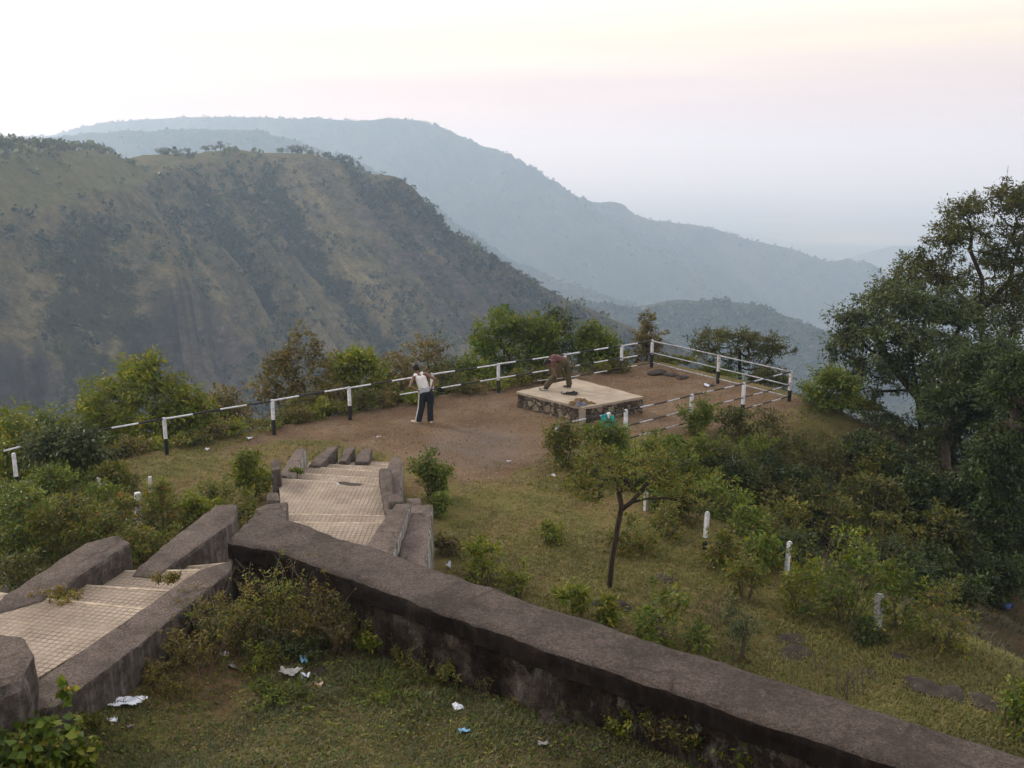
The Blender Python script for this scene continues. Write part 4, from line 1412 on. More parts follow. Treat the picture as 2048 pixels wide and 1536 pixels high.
# ------------------------------------------------------------------ things lying about
M['ash'] = plain_mat('ash_black', (.025, .022, .022), .95, .6, 25)
M['khaki'] = plain_mat('khaki_cloth', (.12, .078, .034), .9, .3, 14)
M['grey_cloth'] = plain_mat('grey_cloth', (.10, .10, .115), .9, .3, 14)
M['teal'] = plain_mat('teal_cloth', (.012, .21, .20), .8, .25, 14)
M['white_cloth'] = plain_mat('white_lining', (.62, .60, .66), .8, .1, 14)
M['plastic'] = plain_mat('white_plastic', (.60, .64, .72), .35, .12, 30, .5)
M['plastic_blue'] = plain_mat('pale_blue_plastic', (.16, .36, .52), .35, .2, 30, .5)
M['plastic_navy'] = plain_mat('blue_plastic', (.02, .05, .22), .35, .2, 30, .5)
M['plastic_grey'] = plain_mat('dull_clear_plastic', (.26, .25, .24), .4, .3, 30, .5)
M['plastic_pink'] = plain_mat('pinkish_wrapper', (.50, .34, .26), .4, .2, 30, .5)
M['stone_dark'] = plain_mat('basalt_stone', (.036, .028, .024), .95, .5, 9)

af = np.array(P(1140, 788, .5))
ash = thing('fire_remains', 'blackened sticks and ash in the middle of the concrete platform', 'ashes', (af[0], af[1], .503))
rg = np.random.default_rng(2)
paths = []
for k in range(16):
    a = rg.uniform(0, math.pi)
    c = rg.normal(size=2) * .10
    L = rg.uniform(.06, .2)
    z = rg.uniform(.008, .028)
    paths.append((np.array([(c[0] - math.cos(a) * L, c[1] - math.sin(a) * L * .7, z), (c[0], c[1], z + .01), (c[0] + math.cos(a) * L, c[1] + math.sin(a) * L * .7, z * rg.uniform(.6, 1.5))]), np.array((.010, .013, .007))))
V, F = tube_arrays(paths, 5)
fast_mesh('charred_sticks', V, F, M['ash'], ash)
xx, yy = np.meshgrid(np.linspace(-.42, .42, 40), np.linspace(-.3, .3, 34))
rr = np.hypot(xx / .42, yy / .3) + .5 * fbm(xx * 6, yy * 6, 4, 2)
Fg = grid_faces(40, 34)
okf = (rr.ravel()[Fg] < .62).all(axis=1)
zz = .010 + .02 * np.clip(.6 - rr, 0, 1)
fast_mesh('ash', np.stack([xx, yy, zz], -1).reshape(-1, 3), Fg[okf], M['ash'], ash)


def cloth_lump(name, parent, rx, ry, h, seed, mat, amp=.35, n=40, at=(0, 0, 0), fr=4.0):
    a, b = np.meshgrid(np.linspace(-1, 1, n), np.linspace(-1, 1, n))
    rim = 1 - .25 * (.5 + .5 * fbm(a * 1.5, b * 1.5, 3, seed))
    r = np.hypot(a, b) / rim
    z = h * np.clip(1 - r ** 2.4, 0, 1) ** 1.1 * (1 + amp * (1 - 2 * np.abs(fbm(a * fr * .5 + seed, b * fr * .5, 4, seed))))
    okv = r <= 1.04
    Fg = grid_faces(n, n)
    k = okv.ravel()[Fg].all(axis=1)
    V = np.stack([a * rx + at[0], b * ry + at[1], z + at[2]], -1).reshape(-1, 3)
    return fast_mesh(name, V, Fg[k], mat, parent, smooth=True)


c0 = np.array(P(1162, 808, .5))
jk = thing('bundled_jacket', 'crumpled khaki and grey jacket left on the front corner of the stone platform', 'jacket', (c0[0], c0[1], .505), .3)
def crumple(name, lumps, mat, seed, W=.5, D_=.34, n=64):
    a, b = np.meshgrid(np.linspace(-W, W, n), np.linspace(-D_, D_, int(n * .7)))
    z = np.zeros_like(a)
    wx, wy = a + .05 * fbm(a * 7, b * 7, 3, seed), b + .05 * fbm(a * 7 + 9, b * 7, 3, seed + 1)
    for x0, y0, r_, h_ in lumps:
        z = np.maximum(z, h_ * np.clip(1.15 - ((wx - x0) ** 2 + (wy - y0) ** 2) / r_ ** 2, 0, 1) ** .8)
    z = z * (1 + .5 * fbm(a * 9, b * 9, 3, seed + 2)) + .02 * np.abs(fbm(a * 16, b * 16, 3, seed + 3)) * (z > 0)
    Fg = grid_faces(n, int(n * .7))
    k_ = (z.ravel()[Fg] > .004).any(axis=1)
    return fast_mesh(name, np.stack([a, b, z], -1).reshape(-1, 3), Fg[k_], mat, jk, smooth=True)


crumple('cloth', [(-.20, .03, .13, .10), (-.05, .09, .17, .14), (.14, .05, .14, .12), (.28, -.02, .09, .07), (.36, -.08, .06, .04)], M['khaki'], 3)
crumple('lining', [(-.12, -.10, .10, .10), (.02, -.10, .13, .09), (-.16, -.17, .06, .05)], M['grey_cloth'], 13)

# jacket hung over the right railing, near its end
ha, hb = np.array(rp[0]), np.array(rp[1])
hp = ha + (hb - ha) * .70
hd = (hb - ha) / np.linalg.norm(hb - ha)
hj = thing('hung_jacket', 'turquoise jacket with white lining hung over the right railing', 'jacket', (hp[0], hp[1], TOP), math.atan2(hd[1], hd[0]))


def drape(name, w, drop_f, drop_b, mat, off=0.0, seed=0, x0=0.0, taper=.1):
    n, m = 34, 60
    sx = np.linspace(-.5, .5, n)
    L = np.linspace(-drop_f, drop_b, m)
    X, S = np.meshgrid(sx, L)
    r = .04 + off
    th = np.clip(S / r, -math.pi / 2, math.pi / 2)
    dn = np.maximum(np.abs(S) - r * math.pi / 2, 0)
    ww = w * (1 + taper * dn / max(drop_f, .1) + .12 * fbm(S * 3, X * 0, 2, seed))
    fold = .030 * np.sin(X * 17 + seed + 1.6 * fbm(X * 3, S * 3, 2, seed)) * sstep(0, .2, dn)
    y = r * np.sin(th) + np.sign(S) * np.abs(fold)
    z = r * np.cos(th) - dn + .02 * fbm(X * 5, S * 5, 2, seed)
    V = np.stack([X * ww + x0, y, z], -1).reshape(-1, 3)
    return fast_mesh(name, V, grid_faces(n, m), mat, hj, smooth=True)


drape('body_panel', .38, .62, .5, M['teal'], .0, 1)
drape('lining', .20, .16, .30, M['white_cloth'], .014, 5, .10)
drape('collar', .12, .10, .22, M['navy'], .026, 9, .19)
V, F = tube_arrays([(np.array([(.12, -.03, -.02), (.17, -.09, -.18), (.24, -.10, -.34), (.33, -.09, -.44)]), np.array((.07, .066, .058, .05)))], 10)
fast_mesh('sleeve', V, F, M['teal'], hj, smooth=True)
V, F = tube_arrays([(np.array([(-.13, -.04, -.03), (-.17, -.09, -.22), (-.18, -.09, -.42), (-.16, -.08, -.60)]), np.array((.07, .066, .058, .05)))], 10)
fast_mesh('sleeve', V, F, M['teal'], hj, smooth=True)


def scrap(px, py, w, h, mat, name, label, cat, seed, zs=None, rz=0, lift=.03, surf=uz):
    p = hit(px, py, surf)
    o = thing(name, label, cat, (p[0], p[1], p[2] + .012), rz)
    n = 22
    a, b = np.meshgrid(np.linspace(-.5, .5, n), np.linspace(-.5, .5, n))
    th = np.arctan2(b, a)
    lim = .36 + .13 * fbm(np.cos(th) * 1.3 + seed, np.sin(th) * 1.3, 3, seed)
    k = np.hypot(a, b) < lim
    z = lift * (1.1 + 1.6 * fbm(a * 3.1 + seed, b * 3.1, 4, seed)) + lift * .8 * np.abs(fbm(a * 8, b * 8 + seed, 3, seed))
    Fg = grid_faces(n, n)
    ok_ = k.ravel()[Fg].all(axis=1)
    ob = fast_mesh('sheet', np.stack([a * w, b * h, z], -1).reshape(-1, 3), Fg[ok_], M[mat], o, smooth=False)
    sd_ = ob.modifiers.new('t', 'SOLIDIFY')
    sd_.thickness = .003
    return o


scrap(255, 1414, .56, .30, 'plastic', 'plastic_bag', 'crumpled white plastic bag on the grass, largest piece of litter below the curb', 'plastic bag', 3, rz=.3, lift=.045)
scrap(224, 1447, .20, .12, 'plastic', 'wrapper', 'small white wrapper on the grass just under the large plastic bag', 'litter', 5, rz=-.3)
scrap(262, 1462, .10, .06, 'plastic_grey', 'wrapper', 'tiny pale scrap right of the small white wrapper', 'litter', 8)
scrap(582, 1354, .36, .20, 'plastic_grey', 'plastic_sheet', 'dull translucent plastic sheet lying beside a blue wrapper', 'litter', 11, rz=.2, lift=.05)
scrap(609, 1331, .12, .16, 'plastic_blue', 'wrapper', 'crumpled blue wrapper above the dull plastic sheet', 'litter', 13, lift=.05)
scrap(612, 1364, .14, .13, 'plastic', 'wrapper', 'bright white scrap at the right end of the dull plastic sheet', 'litter', 16, lift=.05)
scrap(638, 1377, .13, .07, 'plastic_pink', 'wrapper', 'pale orange wrapper right of the bright white scrap', 'litter', 19)
scrap(450, 1318, .16, .12, 'plastic_grey', 'wrapper', 'greyish wrapper caught among the dry herbs under the curb end', 'litter', 22, lift=.05)
scrap(465, 1342, .16, .15, 'plastic_grey', 'wrapper', 'grey plastic scrap lying just below the herbs, left of the litter pile', 'litter', 25, lift=.04)
scrap(917, 1423, .19, .11, 'plastic', 'wrapper', 'folded whitish wrapper on the grass beneath the rubble wall', 'litter', 28, rz=-.4)
scrap(929, 1470, .16, .14, 'plastic_blue', 'wrapper', 'sky blue wrapper lying alone in the grass', 'litter', 31, rz=.5)
scrap(1086, 1497, .14, .08, 'plastic_grey', 'wrapper', 'faded grey blue scrap in the grass right of the sky blue wrapper', 'litter', 34)
scrap(78, 1528, .22, .14, 'plastic', 'plastic_bag', 'white plastic bag under the leafy plant in the bottom corner', 'plastic bag', 37, lift=.06)
scrap(500, 881, .22, .16, 'plastic', 'wrapper', 'white speck of litter on the grass near the railing posts', 'litter', 41, surf=gz, lift=.05)
scrap(415, 903, .16, .12, 'plastic', 'wrapper', 'small white scrap on the grass edge below the leafy tree', 'litter', 44, surf=gz, lift=.05)
scrap(757, 878, .16, .10, 'plastic', 'wrapper', 'white scrap on the red soil in front of the man in the vest', 'litter', 47, surf=gz, lift=.04)
scrap(1018, 928, .16, .10, 'plastic', 'wrapper', 'white scrap where the red soil meets the turf', 'litter', 50, surf=gz, lift=.04)
scrap(1414, 776, .26, .20, 'plastic', 'wrapper', 'white scrap on the red soil right of the platform', 'litter', 53, surf=gz, lift=.06)
scrap(1108, 956, .18, .10, 'plastic', 'wrapper', 'white scrap on the turf left of the short white post', 'litter', 56, surf=gz, lift=.05)
scrap(897, 1139, .14, .12, 'plastic', 'wrapper', 'white scrap beside the leafy shrubs behind the parapet', 'litter', 59, surf=gz, lift=.06)
scrap(2012, 1224, .42, .36, 'plastic_navy', 'plastic_bag', 'dark blue plastic bag at the foot of the shady trees', 'plastic bag', 62, surf=gz, lift=.12)
scrap(676, 973, .10, .06, 'plastic', 'wrapper', 'tiny white scrap on the wide stair landing', 'litter', 65, surf=lambda x, y: .752)
# ------------------------------------------------------------------ plants
def leaf_arrays(base, axis, nrm, L, W, fold=.25):
    s = np.cross(axis, nrm)
    s /= np.linalg.norm(s, axis=1, keepdims=True) + 1e-9
    nn = np.cross(s, axis)
    mid = base + axis * (L * .45)[:, None]
    tip = base + axis * L[:, None] - nn * (L * .12)[:, None]
    up = nn * (W * fold)[:, None]
    V = np.stack([base, mid + s * W[:, None] + up, tip, mid - s * W[:, None] + up], 1).reshape(-1, 3)
    i = np.arange(len(base))[:, None] * 4
    return V, np.concatenate([i + [0, 1, 2], i + [0, 2, 3]])


def unit(v):
    return v / (np.linalg.norm(v, axis=-1, keepdims=True) + 1e-9)


def grow(rng, stems, clumps, r_base, wander=.12, up_bias=.3):
    """connect clump centres to a skeleton seeded by stem polylines; returns tube paths and the direction each clump was reached from"""
    nodes, par, cnt = [], [], []
    for st_ in stems:
        prev = -1
        for p in st_:
            nodes.append(np.array(p, float))
            par.append(prev)
            cnt.append(0)
            prev = len(nodes) - 1
    tops = np.array([s_[-1] for s_ in stems])
    dist = np.min(np.linalg.norm(clumps[:, None] - tops[None], axis=2), axis=1)
    order = np.argsort(dist)
    dirs = np.zeros_like(clumps)
    for ci in order:
        c = clumps[ci]
        N = np.array(nodes)
        d = c - N
        L = np.linalg.norm(d, axis=1)
        cost = L + up_bias * np.maximum(N[:, 2] - c[2], 0) * 2
        cost[[k for k in range(len(nodes)) if par[k] == -1]] += .6 if len(stems) == 1 else .2
        k = int(np.argmin(cost))
        a = N[k]
        v = c - a
        l = np.linalg.norm(v) + 1e-6
        mids = max(1, int(l / .5))
        prev = k
        for j in range(1, mids + 1):
            f = j / (mids + 1)
            p = a + v * f + rng.normal(size=3) * wander * l / (mids + 1) + np.array((0, 0, -.06 * l * math.sin(math.pi * f)))
            nodes.append(p)
            par.append(prev)
            cnt.append(0)
            prev = len(nodes) - 1
        nodes.append(c)
        par.append(prev)
        cnt.append(0)
        j = len(nodes) - 1
        while j != -1:
            cnt[j] += 1
            j = par[j]
        dirs[ci] = v / l
    tot = max(1, len(clumps))
    rad = [max(.0035, r_base * (c_ / tot) ** .48) for c_ in cnt]
    kids = {}
    for i_, p_ in enumerate(par):
        kids.setdefault(p_, []).append(i_)
    paths = []
    start = [(-1, k) for k in kids.get(-1, [])]
    while start:
        p_, k = start.pop()
        pts, rr = ([nodes[p_]] if p_ >= 0 else []), ([min(rad[p_], rad[k] * 1.15)] if p_ >= 0 else [])
        while True:
            pts.append(nodes[k])
            rr.append(rad[k])
            ch = kids.get(k, [])
            if not ch:
                break
            ch = sorted(ch, key=lambda q_: -cnt[q_])
            for q_ in ch[1:]:
                start.append((k, q_))
            k = ch[0]
        if len(pts) > 1:
            paths.append((np.array(pts), np.array(rr)))
    return paths, dirs


def plant(name, label, cat, base, seed, blobs, nclump, nleaf, lsize, mat, wood='twig', r_base=.03, stems=None, spread=.22, droop=.15, aspect=.42, flat=.7,
          shell=.55, crown='foliage', trunk='stems', group=None, wander=.12, upn=.5, extra=None, sides=5, ragged=.16):
    """blobs: (cx,cy,cz,rx,ry,rz,weight) in metres from the base"""
    rng = np.random.default_rng(seed)
    base = np.array(base, float)
    o = thing(name, label, cat, tuple(base), 0, group)
    B = np.array(blobs, float)
    w = B[:, 6] / B[:, 6].sum()
    nleaf = int(nleaf * 1.7)
    lsize = lsize * 1.15
    ids = rng.choice(len(B), nclump, p=w)
    d = unit(rng.normal(size=(nclump, 3)))
    rad = rng.uniform(shell, 1.0, (nclump, 1))
    C = B[ids, :3] + d * rad * B[ids, 3:6]
    C += .10 * B[ids, 3:6] * rng.normal(size=C.shape)
    far_ = rng.random(nclump) < ragged
    k_ = rng.uniform(1.12, 1.5, (nclump, 1))
    ctr = B[ids, :3]
    C = np.where(far_[:, None], ctr + (C - ctr) * np.concatenate([k_, k_, k_ * 1.05], 1), C)
    C[:, 2] = np.maximum(C[:, 2], .05)
    if stems is None:
        stems = [[(0, 0, -.3), (rng.normal() * .03, rng.normal() * .03, .12)] for _ in range(1)]
    paths, dirs = grow(rng, stems, C, r_base, wander)
    for ci in rng.choice(nclump, max(3, int(nclump * .10)), replace=False):
        v_ = unit(dirs[ci] + rng.normal(size=3) * .35 + np.array((0, 0, .35)))
        l_ = spread * rng.uniform(1.1, 2.6)
        m1 = C[ci] + v_ * l_ * .5 + rng.normal(size=3) * l_ * .07
        paths.append((np.array([C[ci], m1, C[ci] + v_ * l_]), np.array((.005, .004, .002)) * (1 + .4 * (lsize > .1))))
        e_ = m1 + unit(v_ + rng.normal(size=3) * .8) * l_ * .4
        paths.append((np.array([m1, (m1 + e_) / 2, e_]), np.array((.0035, .003, .0015))))
    V, F = tube_arrays(paths, sides)
    fast_mesh(trunk, V, F, M[wood], o, smooth=True)
    # leaves sprayed round every clump, along the twig
    n = nclump * nleaf
    per = np.repeat(np.arange(nclump), nleaf)
    cs = spread * rng.uniform(.45, 1.4, nclump) * np.where(far_, .6, 1)
    q_ = unit(rng.normal(size=(n, 3))) * (rng.random((n, 1)) ** .6) * cs[per][:, None]
    q_[:, 2] *= flat
    q_ += dirs[per] * (rng.uniform(-.5, .9, (n, 1)) * cs[per][:, None])
    pos = C[per] + q_
    ax = unit(unit(q_) * .8 + rng.normal(size=(n, 3)) * .55 + dirs[per] * .3 + np.array((0, 0, -droop)))
    nr = unit(rng.normal(size=(n, 3)) * .6 + np.array((0, 0, upn * 2)) + unit(q_) * .5)
    L = lsize * rng.uniform(.4, 1.45, n)
    keep = pos[:, 2] > .02
    V, F = leaf_arrays(pos[keep], ax[keep], nr[keep], L[keep], L[keep] * aspect * .5)
    f = fast_mesh(crown, V, F, M[mat], o)
    if extra:
        nm, mt, frac, sz = extra
        k = rng.random(len(pos)) < frac
        k &= (pos[:, 2] > .3 * pos[:, 2].max())
        pp = pos[k] + unit(q_[k]) * .05
        m_ = len(pp)
        if m_:
            pp = np.repeat(pp, 6, 0) + rng.normal(size=(m_ * 6, 3)) * sz * .5
            LL = np.full(m_ * 6, sz)
            V, F = leaf_arrays(pp, unit(rng.normal(size=(m_ * 6, 3)) + [0, 0, .6]), unit(rng.normal(size=(m_ * 6, 3)) + [0, 0, 1]), LL, LL * .35)
            fast_mesh(nm, V, F, M[mt], o)
    return o


def dome(w, h, d=None, seed=0, lumps=5, low=.35):
    """blobs of an uneven bush w wide, h high"""
    rng = np.random.default_rng(seed + 900)
    d = d or w * .9
    out = [(0, 0, h * .38, w * .33, d * .33, h * .36, 2)]
    for k in range(lumps):
        a = 2 * math.pi * (k + rng.random() * .7) / lumps
        rr = rng.uniform(.16, .34)
        hz = h * rng.uniform(low, .78)
        s = rng.uniform(.14, .24)
        out.append((math.cos(a) * w * rr, math.sin(a) * d * rr, hz, w * s, d * s, min(h * s * 1.1, h - hz), 1))
    out.append((rng.normal() * w * .08, rng.normal() * d * .08, h * .80, w * .16, d * .16, h * .19, .9))
    return out


def many_stems(n, w, h, seed=0, lean=.5):
    rng = np.random.default_rng(seed + 700)
    out = []
    for k in range(n):
        a = 2 * math.pi * k / n + rng.random()
        r0_ = .06 + .03 * rng.random()
        r1_ = w * .22 * rng.random() * lean * 2
        out.append([(math.cos(a) * r0_, math.sin(a) * r0_, -.3), (math.cos(a) * (r0_ + r1_ * .3), math.sin(a) * (r0_ + r1_ * .3), h * .14), (math.cos(a) * (r0_ + r1_), math.sin(a) * (r0_ + r1_), h * .36)])
    return out


def size_at(D, wpx):
    return wpx / FPX * D * 1.02


def bush(px, py_base, py_top, wpx, label, mat, seed, D=None, dens=1.0, lsize=.085, name='bush', cat='bush', low=.35, spread=None, ns=4, surf=gz, aspect=.42, extra=None, wood='twig', nleaf=26, shell=.55, droop=.15, group=None, flat=.7, upn=.5):
    if D is None:
        b = hit(px, py_base, surf)
    else:
        x = PD(px, py_base, D)
        b = np.array((x[0], D, float(surf(x[0], D))))
    t = PD(px, py_top, b[1])
    h = max(.3, t[2] - b[2])
    w = size_at(b[1], wpx)
    sp = spread or max(.10, .13 * (w * h) ** .5)
    ncl = int(max(10, dens * 16 * (w * h) ** .85 / max(sp, .1) ** .7))
    ncl = min(ncl, 420)
    return plant(name, label, cat, b, seed, dome(w, h, seed=seed, low=low), ncl, nleaf, lsize, mat, wood, r_base=.018 + .012 * h, stems=many_stems(ns, w, h, seed), spread=sp, aspect=aspect, extra=extra, shell=shell, droop=droop, group=group, flat=flat, upn=upn)


# --- outside the railing, left to right
bush(40, 900, 812, 150, 'yellow green bush past the railing at the left edge', 'leaf_yellow', 101, D=25.5, dens=1.2, lsize=.11, low=.4)
bush(120, 905, 818, 140, 'olive bush past the railing between the left edge bush and the big leafy tree', 'leaf_green', 102, D=27.5, dens=1.2, lsize=.11)
bush(10, 860, 800, 110, 'dark bush on the slope behind the left edge bush', 'leaf_olive', 103, D=30, lsize=.11)
bush(140, 962, 846, 170, 'leafy grey green bush growing over the railing, hiding one post', 'leaf_grey', 104, D=22.6, dens=1.3, lsize=.12, low=.4, aspect=.34)
# the big yellow green tree
b = PD(285, 900, 28.0)
g = float(gz(b[0], 28.0))
S = 28.0 / FPX
H = PD(285, 718, 28.0)[2] - g
plant('tree', 'broad yellow green leafy tree standing behind the left railing', 'tree', (b[0], 28.0, g), 105,
      [(-.1, 0, H - .75, .95, .9, .72, 2), (-1.0, .1, H - 1.5, .8, .8, .7, 1.6), (.85, .1, H - 1.3, .85, .8, .65, 1.6), (1.5, .1, H - 1.75, .6, .7, .5, 1), (-1.35, -.2, H - 2.2, .7, .8, .6, 1.2), (.2, -.3, H - 2.0, 1.3, .9, .6, 2), (-.5, -.4, H - 2.7, 1.3, .8, .5, 1.6), (1.3, -.2, H - 2.5, .9, .8, .6, 1.2), (.35, 0, H - .25, .35, .35, .25, .6)],
      330, 34, .135, 'leaf_yellow', 'bark', .09, [[(0, 0, -.4), (.1, 0, .8), (.0, .1, H * .45)], [(.15, .1, -.4), (.5, .1, .9), (.9, .1, H * .5)]], spread=.30, droop=.35, aspect=.32, crown='crown', trunk='trunk')
bush(405, 905, 792, 130, 'olive bush between the broad leafy tree and the bare brownish trees', 'leaf_mix', 106, D=28.2, lsize=.10, nleaf=20)
bush(455, 862, 770, 110, 'small sparse bush behind the railing left of the brown tree', 'leaf_brown', 107, D=29.5, lsize=.10, nleaf=16)
# sparse brown trees
for px, D, top, sd, wpx, lab in ((560, 30.5, 700, 111, 110, 'low sparse brown leaved tree left of the tall brown one'), (612, 30.8, 642, 112, 120, 'tall sparse brown leaved tree behind the railing'), (800, 33, 700, 113, 130, 'thin brownish tree behind the man in the white vest'), (860, 34.5, 668, 114, 110, 'wispy brown green tree just right of the man in the white vest')):
    b = PD(px, 800, D)
    g = float(gz(b[0], D))
    H = PD(px, top, D)[2] - g
    w = size_at(D, wpx)
    plant('tree', lab, 'tree', (b[0], D, g), sd, [(0, 0, H * .86, w * .28, w * .28, H * .12, 1), (-w * .25, 0, H * .68, w * .26, w * .3, H * .13, 1.1), (w * .25, 0, H * .62, w * .26, w * .3, H * .14, 1.1), (0, 0, H * .45, w * .42, w * .4, H * .14, 1.1)],
          95, 15, .105, 'leaf_brown', 'twig', .045, [[(0, 0, -.4), (.05, 0, H * .22), (-.05, .05, H * .5)], [(.1, 0, -.4), (.3, .05, H * .25), (.45, 0, H * .45)], [(-.1, 0, -.4), (-.3, .1, H * .3)]], spread=.22, crown='crown', trunk='trunk', aspect=.5)
bush(640, 860, 760, 150, 'reddish brown shrub along the railing, below the tall brown tree', 'leaf_brown', 115, D=30.2, lsize=.09, nleaf=20)
bush(600, 868, 800, 110, 'dry thin shrub at the railing foot under the brown trees', 'leaf_mix', 116, D=29.2, lsize=.085, nleaf=16)
b = PD(715, 800, 31.2)
g = float(gz(b[0], 31.2))
H = PD(715, 700, 31.2)[2] - g
plant('tree', 'small bright yellow green tree between the brown trees behind the railing', 'tree', (b[0], 31.2, g), 117, [(-.3, 0, H - .55, .55, .6, .42, 1.5), (.25, 0, H - .4, .45, .5, .36, 1.2), (.55, 0, H - .95, .5, .5, .4, 1), (-.55, 0, H - 1.05, .5, .5, .4, 1), (.05, 0, H - .12, .2, .2, .14, .4)], 110, 26, .115, 'leaf_yellow', 'bark', .05,
      [[(0, 0, -.4), (.05, 0, H * .3), (0, 0, H * .62)]], spread=.21, crown='crown', trunk='trunk')
bush(745, 842, 770, 130, 'green undergrowth bush at the railing left of the man in the white vest', 'leaf_mix', 118, D=30.8, lsize=.09)
bush(815, 835, 745, 150, 'mixed brown green bush directly behind the man in the white vest', 'leaf_brown', 119, D=32.4, lsize=.095, dens=1.1)
bush(905, 818, 730, 150, 'olive green bush behind the railing between the two men', 'leaf_olive', 120, D=33.6, lsize=.095, dens=1.2)
bush(940, 806, 715, 120, 'green bush at the left foot of the tall dense tree', 'leaf_green', 121, D=34.4, lsize=.10, dens=1.2)
b = PD(1020, 780, 36)
g = float(gz(b[0], 36.))
H = PD(1020, 612, 36)[2] - g
plant('tree', 'dense green tree standing behind the railing, tallest of those by the platform', 'tree', (b[0], 36, g), 122,
      [(-.15, 0, H - .55, .55, .6, .5, 1.3), (-.75, 0, H - 1.2, .7, .7, .6, 1.5), (.7, .3, H - .95, .75, .8, .6, 1.6), (1.25, .2, H - 1.35, .5, .6, .6, 1.1), (.1, 0, H - 1.8, 1.3, .9, .7, 2.2), (-.9, -.2, H - 2.1, .8, .7, .6, 1.2), (1.0, -.1, H - 2.3, .8, .7, .7, 1.3), (0, -.2, H - 2.7, 1.2, .8, .5, 1.5)],
      300, 32, .115, 'leaf_green', 'bark', .10, [[(0, 0, -.5), (.05, 0, H * .3), (-.1, 0, H * .62)], [(.2, .1, -.5), (.4, .1, H * .4), (.8, .2, H * .6)]], spread=.27, crown='crown', trunk='trunk')
b = PD(1095, 770, 37.2)
bush(1092, 790, 618, 110, 'greyer bushy tree at the right shoulder of the tall dense tree', 'leaf_grey', 123, D=37.5, lsize=.11, dens=1.2, low=.5, name='tree', cat='tree')
bush(1185, 775, 652, 120, 'round green bushy tree behind the bending man', 'leaf_green', 124, D=37.0, lsize=.11, dens=1.3, low=.4, name='tree', cat='tree')
bush(1225, 765, 690, 80, 'low yellow green shrub between the round bushy tree and the railing corner', 'leaf_yellow', 125, D=37.4, lsize=.095)
b = PD(1292, 740, 37.6)
g = float(gz(b[0], 37.6))
H = PD(1292, 630, 37.6)[2] - g
plant('tree', 'narrow conical tree with bronze green leaves right behind the railing corner', 'tree', (b[0], 37.6, g), 126, [(0, 0, H - .3, .22, .22, .3, .7), (.1, 0, H - .85, .42, .4, .35, 1.2), (-.15, 0, H - 1.25, .55, .5, .35, 1.4), (.1, 0, H - 1.8, .62, .6, .4, 1.5), (0, 0, H - 2.4, .5, .5, .4, 1)], 130, 20, .105, 'leaf_brown', 'twig', .05,
      [[(0, 0, -.5), (.02, 0, H * .35), (0, 0, H * .8)]], spread=.19, crown='crown', trunk='trunk')
bush(1345, 790, 722, 90, 'pale green shrub outside the far railing near its corner', 'leaf_mix', 127, D=36.6, lsize=.09)
b = PD(1470, 780, 37.5)
g = float(gz(b[0], 37.5))
H = PD(1470, 655, 37.5)[2] - g
plant('tree', 'flat topped spreading tree beyond the far railing', 'tree', (b[0], 37.5, g), 128,
      [(-.1, 0, H - .3, .8, .8, .24, 1.6), (-.9, .1, H - .45, .65, .7, .26, 1.2), (.9, 0, H - .5, .75, .8, .26, 1.4), (1.55, 0, H - .85, .5, .6, .24, 1), (-1.3, 0, H - .85, .45, .5, .22, .8), (.3, 0, H - .95, 1.2, .9, .25, 1.6), (.9, 0, H - 1.35, .8, .7, .3, 1), (-.6, 0, H - 1.4, .7, .6, .3, .9)],
      230, 30, .085, 'leaf_olive', 'bark', .08, [[(.2, 0, -.6), (.15, 0, H * .35), (.1, 0, H * .62)]], spread=.24, crown='crown', trunk='trunk', flat=.45, aspect=.36)
bush(1425, 790, 735, 130, 'low leafy bush under the flat topped tree', 'leaf_green', 129, D=36.6, lsize=.09)
bush(1535, 800, 735, 100, 'olive bush outside the railing below the right end of the flat topped tree', 'leaf_olive', 130, D=35.5, lsize=.09)

rgx = np.random.default_rng(77)
for k in range(26):
    px = 190 + k * 42 + rgx.uniform(-12, 12)
    yline = np.interp(px, [190, 333, 549, 702, 866, 997, 1129, 1243], [930, 910, 868, 837, 808, 788, 768, 749])
    if 1150 < px < 1180:
        continue
    pp = np.array(P(px, yline))
    bush(px, yline, yline - rgx.uniform(30, 52), rgx.uniform(60, 95), 'low mixed undergrowth shrub at the foot of the left railing', ('leaf_mix', 'leaf_olive', 'leaf_brown', 'leaf_yellow')[k % 4], 800 + k, D=float(pp[1]) + rgx.uniform(.5, 1.0), lsize=.075, nleaf=16, dens=.8, group='undergrowth shrubs along the left railing')

